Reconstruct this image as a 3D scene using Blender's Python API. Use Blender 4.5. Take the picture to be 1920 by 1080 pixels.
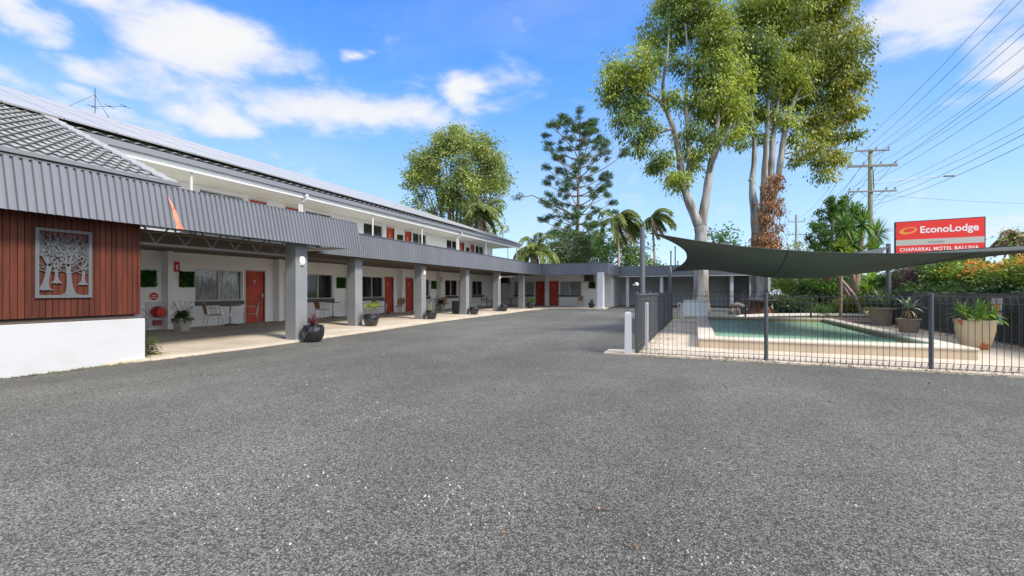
import bpy, math, random
import numpy as np
from mathutils import Vector, Matrix
R=math.radians
sc=bpy.context.scene
for o in list(bpy.data.objects): bpy.data.objects.remove(o)
COL=sc.collection
# ---------------- camera ----------------
TH=math.atan(345/820); CT,ST=math.cos(TH),math.sin(TH); CH=1.3
cd=bpy.data.cameras.new('camera'); cam=bpy.data.objects.new('camera',cd); COL.objects.link(cam)
cam.location=(0,0,CH); cam.rotation_euler=(R(90),0,TH)
cd.sensor_width=36; cd.lens=36*820/1920; cd.shift_y=5/1920; cd.clip_end=3000; cd.clip_start=.05
sc.camera=cam
sc.view_settings.view_transform='Standard'; sc.view_settings.look='None'; sc.view_settings.gamma=1
sc.view_settings.exposure=0.68
def W(u,v,Z):            # a point Z metres ahead of the station point
    r=(u-960)/820*Z
    return Vector((r*CT-Z*ST, r*ST+Z*CT, CH+(545-v)/820*Z))
# ---------------- sun ----------------
sdir=Vector((0.70,-0.24,0.67)).normalized()
sl=bpy.data.lights.new('sun','SUN'); sl.energy=3.5; sl.angle=R(13); sl.color=(1,.93,.83)
so=bpy.data.objects.new('sun',sl); COL.objects.link(so); so.rotation_euler=sdir.to_track_quat('Z','Y').to_euler()
so.location=(20,-10,30)
# ---------------- sky ----------------
w=bpy.data.worlds.new('World'); sc.world=w; w.use_nodes=True
nt=w.node_tree; N=nt.nodes; L=nt.links
bg=N['Background']; bg.inputs['Strength'].default_value=1.0
def nd(t,**k):
    n=N.new(t)
    for a,b in k.items():
        if a in('op',): n.operation=b
        else: setattr(n,a,b)
    return n
def mth(op,a,b=None,c=None,clamp=False):
    n=N.new('ShaderNodeMath'); n.operation=op; n.use_clamp=clamp
    for i,x in enumerate((a,b,c)):
        if x is None: continue
        if isinstance(x,(int,float)): n.inputs[i].default_value=x
        else: L.new(x,n.inputs[i])
    return n.outputs[0]
tc=nd('ShaderNodeTexCoord'); sx=nd('ShaderNodeSeparateXYZ'); L.new(tc.outputs['Generated'],sx.inputs[0])
el=mth('MULTIPLY',mth('ARCSINE',sx.outputs[2]),57.29578)
az=mth('MULTIPLY',mth('ARCTAN2',sx.outputs[0],sx.outputs[1]),57.29578)   # 0 along +Y, + to the right
nis=nd('ShaderNodeTexSky'); nis.sky_type='NISHITA'; nis.sun_disc=False
nis.sun_elevation=math.asin(sdir.z); nis.sun_rotation=math.atan2(sdir.x,sdir.y)
nis.air_density=1.0; nis.dust_density=.3; nis.ozone_density=2.5
nm=nd('ShaderNodeVectorMath'); nm.operation='SCALE'; L.new(nis.outputs[0],nm.inputs[0]); nm.inputs['Scale'].default_value=.12
cr=nd('ShaderNodeValToRGB'); L.new(mth('DIVIDE',el,60,clamp=True),cr.inputs[0])
E_=cr.color_ramp.elements; E_[0].position=0; E_[0].color=(.54,.67,.80,1); E_[1].position=1; E_[1].color=(.04,.13,.50,1)
for p,c_ in ((.08,(.40,.59,.80,1)),(.2,(.255,.465,.76,1)),(.38,(.105,.305,.72,1)),(.55,(.05,.205,.65,1))):
    e=E_.new(p); e.color=c_
base=nd('ShaderNodeMix'); base.data_type='RGBA'; base.inputs[0].default_value=.88
L.new(nm.outputs[0],base.inputs[6]); L.new(cr.outputs[0],base.inputs[7])
# noise fields on the direction
mp=nd('ShaderNodeMapping'); mp.inputs['Scale'].default_value=(1,1,2.2); L.new(tc.outputs['Generated'],mp.inputs[0])
n1=nd('ShaderNodeTexNoise'); n1.inputs['Scale'].default_value=5.5; n1.inputs['Detail'].default_value=9; n1.inputs['Roughness'].default_value=.56; n1.inputs['Distortion'].default_value=.35
L.new(mp.outputs[0],n1.inputs['Vector'])
n2=nd('ShaderNodeTexNoise'); n2.inputs['Scale'].default_value=2.2; n2.inputs['Detail'].default_value=4
L.new(mp.outputs[0],n2.inputs['Vector'])
cv=nd('ShaderNodeCombineXYZ'); 
nw=nd('ShaderNodeTexNoise'); nw.inputs['Scale'].default_value=7; nw.inputs['Detail'].default_value=5; L.new(mp.outputs[0],nw.inputs['Vector'])
nws=nd('ShaderNodeSeparateColor'); L.new(nw.outputs['Color'],nws.inputs[0])
L.new(mth('ADD',az,mth('MULTIPLY',mth('SUBTRACT',nws.outputs[0],.5),15)),cv.inputs[0]); L.new(mth('ADD',el,mth('MULTIPLY',mth('SUBTRACT',nws.outputs[1],.5),9)),cv.inputs[1])
def azel(u,v):
    p=W(u,v,1)-Vector((0,0,CH)); p.normalize()
    return math.degrees(math.atan2(p.x,p.y)), math.degrees(math.asin(p.z))
blobs=[(400,95,190,62,1.0),(200,110,90,50,.8),(300,130,150,60,.75),(640,205,175,45,1.0),(400,205,90,30,.75),(760,195,60,40,.5),(190,5,110,45,.8),(20,10,80,55,.85),(300,40,60,60,.4),
 (865,165,42,40,.62),(675,110,22,18,.5),(1760,5,230,70,1.05),(1880,120,120,65,.8),(950,150,50,25,.3),(1890,425,120,30,.45),(60,230,260,40,.42),(230,215,60,30,.45),(1500,380,200,40,.2),(-1500,250,1200,500,.95)]  # last blob is unseen cloud, added so the solar panels reflect white
acc=None
for (u,v,a,b,s) in blobs:
    A,E0=azel(u,v); A1,_=azel(u+a,v); A0,_=azel(u-a,v); _,E1=azel(u,v-b); _,E2=azel(u,v+b)
    ra=abs(A1-A0)/2; rb=abs(E1-E2)/2
    m=nd('ShaderNodeVectorMath'); m.operation='SUBTRACT'; L.new(cv.outputs[0],m.inputs[0]); m.inputs[1].default_value=(A,E0,0)
    m2=nd('ShaderNodeVectorMath'); m2.operation='DIVIDE'; L.new(m.outputs[0],m2.inputs[0]); m2.inputs[1].default_value=(ra*1.65,rb*1.75,1)
    m3=nd('ShaderNodeVectorMath'); m3.operation='LENGTH'; L.new(m2.outputs[0],m3.inputs[0])
    g=mth('MULTIPLY',mth('SUBTRACT',1.0,m3.outputs['Value'],clamp=True),s*1.25)
    acc=g if acc is None else mth('MAXIMUM',acc,g)
# unseen broken cloud added behind the viewer to whiten the ambient light
back=mth('MULTIPLY',mth('SUBTRACT',-.05,sx.outputs[1],clamp=True),.55)
acc=mth('ADD',acc,back)
high=nd('ShaderNodeMapRange'); L.new(el,high.inputs[0]); high.inputs[1].default_value=38; high.inputs[2].default_value=58
acc=mth('ADD',acc,mth('MULTIPLY',high.outputs[0],.62))  # unseen cloud cover added overhead for softer ambient light
side=nd('ShaderNodeMapRange'); L.new(sx.outputs[0],side.inputs[0]); side.inputs[1].default_value=.72; side.inputs[2].default_value=.88  # unseen cloud bank added to the right to light the verandah
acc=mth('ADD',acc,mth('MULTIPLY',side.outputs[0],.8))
dens=mth('ADD',acc,mth('MULTIPLY',mth('SUBTRACT',n1.outputs[0],.5),2.3))
mr=nd('ShaderNodeMapRange'); mr.interpolation_type='SMOOTHERSTEP'; L.new(dens,mr.inputs[0]); mr.inputs[1].default_value=.02; mr.inputs[2].default_value=1.05
haz=mth('MULTIPLY',mth('SUBTRACT',n2.outputs[0],.45,clamp=True),.9)
cl=mth('MAXIMUM',mr.outputs[0],haz)
cc=nd('ShaderNodeMix'); cc.data_type='RGBA'; cc.inputs[6].default_value=(.50,.53,.61,1); cc.inputs[7].default_value=(.585,.59,.60,1)
L.new(mth('MULTIPLY',mth('SUBTRACT',n1.outputs[0],.35,clamp=True),3.2,clamp=True),cc.inputs[0])
fin=nd('ShaderNodeMix'); fin.data_type='RGBA'; L.new(cl,fin.inputs[0]); L.new(base.outputs[2],fin.inputs[6])
hb=nd('ShaderNodeMapRange'); L.new(mth('MAXIMUM',mth('MAXIMUM',el,mth('MULTIPLY',side.outputs[0],62)),mth('MULTIPLY',mth('MULTIPLY',sx.outputs[1],-52),mth('GREATER_THAN',el,8))),hb.inputs[0]); hb.inputs[1].default_value=36; hb.inputs[2].default_value=60; hb.inputs[3].default_value=1.0; hb.inputs[4].default_value=3.2  # boosts the added out-of-view clouds overhead, right and behind as fill light
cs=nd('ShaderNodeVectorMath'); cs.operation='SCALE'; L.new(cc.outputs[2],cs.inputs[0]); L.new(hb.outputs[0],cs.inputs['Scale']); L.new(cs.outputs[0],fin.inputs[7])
# ground half of the sphere: neutral
gd=nd('ShaderNodeMix'); gd.data_type='RGBA'; L.new(mth('GREATER_THAN',sx.outputs[2],-.01),gd.inputs[0]); gd.inputs[6].default_value=(.25,.27,.28,1); L.new(fin.outputs[2],gd.inputs[7])
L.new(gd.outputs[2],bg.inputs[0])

# ---------------- materials ----------------
MATS={}
def mat(name,col,rough=.6,metal=0,col2=None,vs=3.0,vt=(1,1,1),vr=(.35,.7),bump=0,bs=40,spec=.5,trans=0,coat=0,island=0,emit=None,detail=5,coord='Object'):
    if name in MATS: return MATS[name]
    m=bpy.data.materials.new(name); m.use_nodes=True; t=m.node_tree; n=t.nodes; l=t.links
    b=n['Principled BSDF']; b.inputs['Base Color'].default_value=(*col,1); b.inputs['Roughness'].default_value=rough
    b.inputs['Metallic'].default_value=metal; b.inputs['Specular IOR Level'].default_value=spec
    if coat: b.inputs['Coat Weight'].default_value=coat
    out=None; tcn=None
    def co(scale):
        nonlocal tcn
        if tcn is None: tcn=n.new('ShaderNodeTexCoord')
        mpn=n.new('ShaderNodeMapping'); mpn.inputs['Scale'].default_value=scale; l.new(tcn.outputs[coord],mpn.inputs[0]); return mpn.outputs[0]
    if col2 is not None:
        nz=n.new('ShaderNodeTexNoise'); nz.inputs['Scale'].default_value=vs; nz.inputs['Detail'].default_value=detail
        l.new(co(vt),nz.inputs['Vector'])
        r=n.new('ShaderNodeMapRange'); l.new(nz.outputs[0],r.inputs[0]); r.inputs[1].default_value=vr[0]; r.inputs[2].default_value=vr[1]
        mx=n.new('ShaderNodeMix'); mx.data_type='RGBA'; l.new(r.outputs[0],mx.inputs[0])
        mx.inputs[6].default_value=(*col,1); mx.inputs[7].default_value=(*col2,1); out=mx.outputs[2]
    if island:
        g=n.new('ShaderNodeNewGeometry'); r=n.new('ShaderNodeMapRange'); l.new(g.outputs['Random Per Island'],r.inputs[0])
        r.inputs[3].default_value=1-island; r.inputs[4].default_value=1+island
        vm=n.new('ShaderNodeVectorMath'); vm.operation='SCALE'
        if out is None: vm.inputs[0].default_value=col
        else: l.new(out,vm.inputs[0])
        l.new(r.outputs[0],vm.inputs['Scale']); out=vm.outputs[0]
    if out is not None: l.new(out,b.inputs['Base Color'])
    if bump:
        nz=n.new('ShaderNodeTexNoise'); nz.inputs['Scale'].default_value=bs; nz.inputs['Detail'].default_value=4; l.new(co((1,1,1)),nz.inputs['Vector'])
        bp=n.new('ShaderNodeBump'); bp.inputs['Strength'].default_value=bump; bp.inputs['Distance'].default_value=.02; l.new(nz.outputs[0],bp.inputs['Height']); l.new(bp.outputs[0],b.inputs['Normal'])
    if trans:
        tr=n.new('ShaderNodeBsdfTranslucent'); ms=n.new('ShaderNodeMixShader'); ms.inputs[0].default_value=trans
        if out is not None: l.new(out,tr.inputs[0])
        else: tr.inputs[0].default_value=(*col,1)
        l.new(b.outputs[0],ms.inputs[1]); l.new(tr.outputs[0],ms.inputs[2]); l.new(ms.outputs[0],n['Material Output'].inputs[0])
    if emit: b.inputs['Emission Color'].default_value=(*emit[0],1); b.inputs['Emission Strength'].default_value=emit[1]
    MATS[name]=m; return m
white=mat('white_paint',(.87,.87,.85),.6,col2=(.80,.80,.78),vs=1.3,vt=(1,1,.5),vr=(.45,.85),bump=.15,bs=60)
white_block=mat('white_block_paint',(.47,.475,.48),.65,col2=(.40,.40,.395),vs=1.8,vt=(1,1,1.6),vr=(.5,.9),bump=.12,bs=30,detail=6)
cream=mat('cream_paint',(.74,.72,.66),.5)
soffitm=mat('soffit_paint',(.74,.70,.58),.6,col2=(.67,.63,.52),vs=.8)
greyp=mat('grey_render',(.21,.22,.225),.7,col2=(.175,.182,.19),vs=2,bump=.2,bs=50)
lgrey=mat('light_grey_paint',(.52,.54,.56),.6)
steel=mat('corrugated_steel',(.165,.172,.19),.45,.2,col2=(.13,.137,.152),vs=1.1,vt=(1,1,.35),vr=(.4,.8),spec=.5)
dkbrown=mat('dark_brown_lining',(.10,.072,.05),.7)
trussm=mat('truss_grey',(.13,.125,.11),.6)
concrete=mat('walk_concrete',(.60,.51,.39),.8,col2=(.38,.33,.26),vs=1.2,vr=(.35,.75),bump=.3,bs=45,detail=9)
reddoor=mat('red_door_paint',(.52,.065,.018),.45,col2=(.36,.03,.02),vs=2)
timber=mat('red_brown_timber',(.105,.025,.0125),.65,spec=.25,col2=(.052,.015,.008),vs=5,vt=(1,5,.35),vr=(.3,.75),island=.28,bump=.3,bs=30)
slot=mat('shadow_gap',(.012,.01,.01),.9)
alu=mat('aluminium',(.62,.63,.64),.3,.8)
framem=mat('window_frame_cream',(.60,.59,.55),.5)
sillm=mat('dark_tile_sill',(.09,.09,.085),.5)
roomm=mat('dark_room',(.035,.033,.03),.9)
curtain=mat('lace_curtain',(.88,.88,.87),.9,col2=(.50,.51,.52),vs=9,vt=(1,1,.6),vr=(.35,.65),trans=.2)
drape=mat('dark_drape',(.58,.57,.56),.9,col2=(.28,.28,.285),vs=8,vt=(1,1,.3))
tile=mat('roof_tile_slate',(.21,.217,.23),.45,col2=(.15,.155,.165),vs=3,spec=.5)
vergem=mat('pale_verge_tile',(.31,.315,.32),.5)
black=mat('black_metal',(.02,.02,.022),.45)
glaze=mat('black_glaze',(.014,.014,.016),.13,coat=.5)
charcoal=mat('charcoal_powder_coat',(.075,.08,.085),.45,.2)
wiremat=mat('fence_wire',(.045,.045,.05),.5,.3)
coping=mat('coping_cream',(.60,.54,.44),.7,col2=(.46,.40,.31),vs=2,bump=.2)
poolwall=mat('pool_render_tan',(.56,.45,.31),.75,col2=(.46,.36,.25),vs=1.6,vt=(1,1,.4))
soil=mat('mulch_soil',(.12,.075,.055),.95,col2=(.20,.14,.11),vs=18,vr=(.4,.65),bump=.8,bs=30)
bark_gum=mat('gum_bark',(.33,.325,.30),.75,col2=(.13,.10,.08),vs=1.7,vt=(2.4,2.4,.35),vr=(.40,.64),bump=.6,bs=10)
bark_dk=mat('grey_brown_bark',(.20,.165,.13),.85,col2=(.11,.085,.065),vs=5,vt=(2,2,.4),bump=.6,bs=15)
bark_palm=mat('palm_bark',(.36,.31,.25),.85,col2=(.22,.18,.14),vs=4,vt=(.3,.3,4))
rust=mat('rust_brown_wood',(.24,.09,.04),.8,col2=(.10,.04,.02),vs=3,vt=(3,3,.6),bump=.6,bs=14)
red=mat('signal_red',(.62,.02,.02),.4)
whitep=mat('white_plastic',(.80,.81,.82),.4)
def leafm(name,c1,c2,isl=.35,tr=.35,vs=.35,rough=.5): return mat(name,c1,rough,col2=c2,vs=vs,vr=(.42,.6),island=isl,trans=tr,detail=3)
lf_gum=leafm('gum_leaves',(.36,.43,.05),(.12,.19,.035))
lf_gum2=leafm('gum_leaves_olive',(.39,.40,.05),(.14,.20,.035))
lf_round=leafm('olive_leaves',(.34,.40,.09),(.16,.22,.055))
lf_pine=leafm('pine_needles',(.07,.14,.03),(.035,.075,.02),tr=.1)
lf_dark=leafm('dark_leaves',(.08,.15,.03),(.04,.08,.022),tr=.25)
lf_mid=leafm('mid_green_leaves',(.14,.25,.035),(.07,.14,.03),vs=.8)
lf_bright=leafm('bright_green_leaves',(.36,.55,.07),(.22,.40,.05),tr=.3,vs=1)
lf_palm=leafm('palm_leaflets',(.28,.34,.08),(.15,.21,.055),tr=.35)
lf_dead=leafm('dead_leaves',(.34,.155,.055),(.20,.09,.035),tr=.15,vs=1)
lf_tan=leafm('dry_frond',(.42,.30,.18),(.30,.20,.11),tr=.15,vs=1)
lf_brown=leafm('brown_twigs',(.17,.115,.085),(.10,.07,.05),tr=.1,vs=2)
lf_orange=leafm('orange_flowers',(.72,.20,.03),(.55,.38,.04),tr=.25,vs=1.5)
lf_yg=leafm('yellow_green_leaves',(.26,.33,.03),(.14,.24,.025),tr=.3,vs=1.2)
lf_purple=leafm('purple_red_leaves',(.16,.035,.05),(.07,.03,.035),tr=.2,vs=2)
lf_agave=leafm('grey_agave',(.22,.30,.19),(.14,.21,.14),tr=.1,vs=2)
lf_hedge=leafm('artificial_hedge',(.06,.20,.02),(.03,.11,.015),tr=.1,vs=6)
lf_grass=leafm('grass_blades',(.16,.24,.04),(.10,.16,.03),tr=.2,vs=1)

# glass
def glassm(name,tint,fac,rough=.03):
    m=bpy.data.materials.new(name); m.use_nodes=True; n=m.node_tree.nodes; l=m.node_tree.links
    n.remove(n['Principled BSDF']); t=n.new('ShaderNodeBsdfTransparent'); t.inputs[0].default_value=(*tint,1)
    g=n.new('ShaderNodeBsdfGlossy'); g.inputs['Roughness'].default_value=rough
    f=n.new('ShaderNodeFresnel'); f.inputs[0].default_value=1.5
    a=n.new('ShaderNodeMath'); a.operation='ADD'; a.use_clamp=True; l.new(f.outputs[0],a.inputs[0]); a.inputs[1].default_value=fac
    x=n.new('ShaderNodeMixShader'); l.new(a.outputs[0],x.inputs[0]); l.new(t.outputs[0],x.inputs[1]); l.new(g.outputs[0],x.inputs[2]); l.new(x.outputs[0],n['Material Output'].inputs[0])
    return m
glass=glassm('window_glass',(.95,.96,.96),-.02)

# ---------------- mesh builder ----------------
OFF={}
def root(name,loc,label,cat,group=None,rz=0):
    o=bpy.data.objects.new(name,None); o.empty_display_size=.2; COL.objects.link(o); o.location=loc; o.rotation_euler=(0,0,rz)
    tag(o,label,cat,group); OFF[o.name]=Vector(loc); return o
def tag(o,label=None,cat=None,group=None,kind=None):
    if label: o['label']=label
    if cat: o['category']=cat
    if group: o['group']=group
    if kind: o['kind']=kind
    return o
class MB:
    def __init__(s): s.v=[]; s.f=[]
    def quad(s,a,b,c,d): i=len(s.v); s.v+=[tuple(a),tuple(b),tuple(c),tuple(d)]; s.f.append((i,i+1,i+2,i+3)); return s
    def poly(s,pts): i=len(s.v); s.v+=[tuple(p) for p in pts]; s.f.append(tuple(range(i,i+len(pts)))); return s
    def box(s,x0,x1,y0,y1,z0,z1):
        x0,x1=sorted((x0,x1)); y0,y1=sorted((y0,y1)); z0,z1=sorted((z0,z1)); i=len(s.v)
        s.v+=[(x0,y0,z0),(x1,y0,z0),(x1,y1,z0),(x0,y1,z0),(x0,y0,z1),(x1,y0,z1),(x1,y1,z1),(x0,y1,z1)]
        s.f+=[(i,i+3,i+2,i+1),(i+4,i+5,i+6,i+7),(i,i+1,i+5,i+4),(i+1,i+2,i+6,i+5),(i+2,i+3,i+7,i+6),(i+3,i,i+4,i+7)]; return s
    def mbox(s,M,a0,a1,d0,d1,z0,z1):
        p=M(a0,d0,z0); q=M(a1,d1,z1); return s.box(p[0],q[0],p[1],q[1],p[2],q[2])
    def obox(s,c,ax,ay,az_):   # centre and three half-axis vectors
        c=Vector(c); i=len(s.v); ax,ay,az_=Vector(ax),Vector(ay),Vector(az_)
        for dz in(-1,1):
            for dx,dy in((-1,-1),(1,-1),(1,1),(-1,1)): s.v.append(tuple(c+ax*dx+ay*dy+az_*dz))
        s.f+=[(i,i+3,i+2,i+1),(i+4,i+5,i+6,i+7),(i,i+1,i+5,i+4),(i+1,i+2,i+6,i+5),(i+2,i+3,i+7,i+6),(i+3,i,i+4,i+7)]; return s
    def tube(s,pts,rad,n=8,cap=True):
        pts=[Vector(p) for p in pts]
        if isinstance(rad,(int,float)): rad=[rad]*len(pts)
        i0=len(s.v); prev=None
        for k,p in enumerate(pts):
            d=(pts[min(k+1,len(pts)-1)]-pts[max(k-1,0)])
            if d.length<1e-9: d=Vector((0,0,1))
            d.normalize()
            if prev is None:
                u=d.orthogonal().normalized()
            else:
                u=prev-d*prev.dot(d)
                u=u.normalized() if u.length>1e-6 else d.orthogonal().normalized()
            prev=u; vv=d.cross(u)
            for j in range(n):
                a=2*math.pi*j/n; s.v.append(tuple(p+(u*math.cos(a)+vv*math.sin(a))*rad[k]))
        for k in range(len(pts)-1):
            for j in range(n):
                a=i0+k*n+j; b=i0+k*n+(j+1)%n; s.f.append((a,b,b+n,a+n))
        if cap:
            s.f.append(tuple(i0+j for j in reversed(range(n)))); s.f.append(tuple(i0+(len(pts)-1)*n+j for j in range(n)))
        return s
    def cyl(s,p0,p1,r0,r1=None,n=16): return s.tube([p0,p1],[r0,r0 if r1 is None else r1],n)
    def lathe(s,c,prof,n=24):
        i0=len(s.v); c=Vector(c)
        for r,z in prof:
            for j in range(n): a=2*math.pi*j/n; s.v.append((c.x+r*math.cos(a),c.y+r*math.sin(a),c.z+z))
        for k in range(len(prof)-1):
            for j in range(n):
                a=i0+k*n+j; b=i0+k*n+(j+1)%n; s.f.append((a,b,b+n,a+n))
        s.f.append(tuple(i0+j for j in reversed(range(n)))); s.f.append(tuple(i0+(len(prof)-1)*n+j for j in range(n))); return s
    def sqlathe(s,c,prof,rz=0):
        c=Vector(c); i0=len(s.v)
        for r,z in prof:
            for j in range(4): a=rz+math.pi/4+j*math.pi/2; s.v.append((c.x+r*1.414*math.cos(a),c.y+r*1.414*math.sin(a),c.z+z))
        for k in range(len(prof)-1):
            for j in range(4): a=i0+k*4+j; b=i0+k*4+(j+1)%4; s.f.append((a,b,b+4,a+4))
        s.f.append((i0+3,i0+2,i0+1,i0)); e=i0+(len(prof)-1)*4; s.f.append((e,e+1,e+2,e+3)); return s
    def add(s,vs,fs):
        i=len(s.v); s.v+=[tuple(p) for p in vs]; s.f+=[tuple(q+i for q in f) for f in fs]; return s
    def build(s,name,m,parent=None,smooth=False,bevel=0):
        off=Vector((0,0,0))
        if parent is not None: off=OFF.get(parent.name,Vector((0,0,0)))
        me=bpy.data.meshes.new(name)
        me.from_pydata([(a-off.x,b-off.y,c-off.z) for a,b,c in s.v],[],s.f); me.update()
        if m: me.materials.append(m)
        if smooth: me.polygons.foreach_set('use_smooth',[True]*len(me.polygons))
        o=bpy.data.objects.new(name,me); COL.objects.link(o)
        if parent is not None: o.parent=parent; OFF[o.name]=off
        if bevel:
            b=o.modifiers.new('bevel','BEVEL'); b.width=bevel; b.segments=2; b.limit_method='ANGLE'
        return o
def npmesh(name,V,F,m,parent=None,smooth=False):
    off=np.array(OFF.get(parent.name,(0,0,0))) if parent is not None else np.zeros(3)
    V=(V-off).astype(np.float32); me=bpy.data.meshes.new(name); k=F.shape[1]
    me.vertices.add(len(V)); me.vertices.foreach_set('co',V.ravel())
    me.loops.add(F.size); me.loops.foreach_set('vertex_index',F.ravel().astype(np.int32))
    me.polygons.add(len(F)); me.polygons.foreach_set('loop_start',np.arange(0,F.size,k,dtype=np.int32)); me.polygons.foreach_set('loop_total',np.full(len(F),k,dtype=np.int32))
    if m: me.materials.append(m)
    me.update(calc_edges=True)
    if smooth: me.polygons.foreach_set('use_smooth',[True]*len(F))
    o=bpy.data.objects.new(name,me); COL.objects.link(o)
    if parent is not None: o.parent=parent; OFF[o.name]=Vector(off)
    return o
def ctree(o,parent=None):
    c=o.copy(); COL.objects.link(c); c.parent=parent
    for ch in list(o.children): ctree(ch,c)
    return c
def place(o,first,loc,rz=0,label=None,group=None,scale=1):
    c=o if first else ctree(o)
    c.location=loc; c.rotation_euler=(0,0,rz); c.scale=(scale,)*3
    if label: c['label']=label
    if group: c['group']=group
    return c
rg=np.random.default_rng(7)
def leaves(P,D,Ln,Wd,fold=.15):
    """diamond leaves at P pointing along D"""
    n=len(P); D=D/np.maximum(np.linalg.norm(D,axis=1,keepdims=True),1e-6)
    r=rg.normal(size=(n,3)); S=np.cross(D,r); S/=np.maximum(np.linalg.norm(S,axis=1,keepdims=True),1e-6)
    U=np.cross(S,D); Ln=np.broadcast_to(Ln,(n,))[:,None]; Wd=np.broadcast_to(Wd,(n,))[:,None]
    a=P; b=P+D*Ln*.45+S*Wd*.5+U*Ln*fold*.3; c=P+D*Ln; d=P+D*Ln*.45-S*Wd*.5+U*Ln*fold*.3
    V=np.stack([a,b,c,d],1).reshape(-1,3); F=np.arange(4*n).reshape(n,4); return V,F
def ellips(c,r,n,shell=.45):
    x=rg.normal(size=(n,3)); x/=np.linalg.norm(x,axis=1,keepdims=True); q=rg.random(n)[:,None]**shell
    return np.array(c)+x*q*np.array(r)
def foliage(blobs,ntw,nlf,sp,Ln,Wd,droop=.3,up=0,shell=.45):
    """blobs: (centre, radii, weight) -> twig clusters of leaves"""
    Ps=[];Ds=[]
    for c,r,wt in blobs:
        n=max(1,int(ntw*wt)); T=ellips(c,r,n,shell)
        for t in T:
            k=int(nlf*rg.uniform(.5,1.4)); p=t+rg.normal(size=(k,3))*sp*np.array([1,1,.7])*rg.uniform(.6,1.25)
            d=(p-t)+rg.normal(size=(k,3))*sp*.6; d/=np.maximum(np.linalg.norm(d,axis=1,keepdims=True),1e-6)
            d[:,2]+=up-droop*2; Ps.append(p);Ds.append(d)
    P=np.concatenate(Ps);D=np.concatenate(Ds); k=len(P)
    return leaves(P,D,Ln*rg.uniform(.6,1.25,k),Wd*rg.uniform(.7,1.2,k))
def blade(V,F,base,d,L_,W_,droop,n=5,tw=0):
    """one strap leaf as an arc"""
    d=np.array(d,float); d/=np.linalg.norm(d); s=np.cross(d,(0,0,1.)); 
    if np.linalg.norm(s)<1e-3: s=np.array([1.,0,0])
    s/=np.linalg.norm(s); p=np.array(base,float); i=len(V); 
    for k in range(n+1):
        t=k/n; w_=W_*(1-t)**.6*(.55+1.2*t*(1-t)*1.8) if k<n else .001
        V.append(p-s*w_*.5); V.append(p+s*w_*.5)
        dd=d+np.array([0,0,-droop*t*t*2]); dd/=np.linalg.norm(dd); p=p+dd*L_/n
    for k in range(n): a=i+2*k; F.append((a,a+1,a+3,a+2))
def rosette(c,n,L_,W_,droop=.5,elmin=-10,elmax=85,azr=(0,360),V=None,F=None):
    V=[] if V is None else V; F=[] if F is None else F
    for k in range(n):
        a=R(rg.uniform(*azr)); e=R(rg.uniform(elmin,elmax)); l_=L_*rg.uniform(.7,1.1)
        blade(V,F,np.array(c)+rg.normal(size=3)*.015,(math.cos(a)*math.cos(e),math.sin(a)*math.cos(e),math.sin(e)),l_,W_*rg.uniform(.8,1.1),droop*rg.uniform(.5,1.4))
    return V,F
def bladeobj(name,V,F,m,parent): return npmesh(name,np.array(V),np.array(F),m,parent)
# =============== ground, roads, slabs ===============
def flat(name,pts,z,m,kind='structure',th=0):
    b=MB()
    if th:
        n=len(pts); b.poly([(x,y,z) for x,y in pts])
        for i in range(n):
            p,q=pts[i],pts[(i+1)%n]; b.quad((p[0],p[1],z-th),(q[0],q[1],z-th),(q[0],q[1],z),(p[0],p[1],z))
    else: b.poly([(x,y,z) for x,y in pts])
    o=b.build(name,m); tag(o,kind=kind); return o
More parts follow.
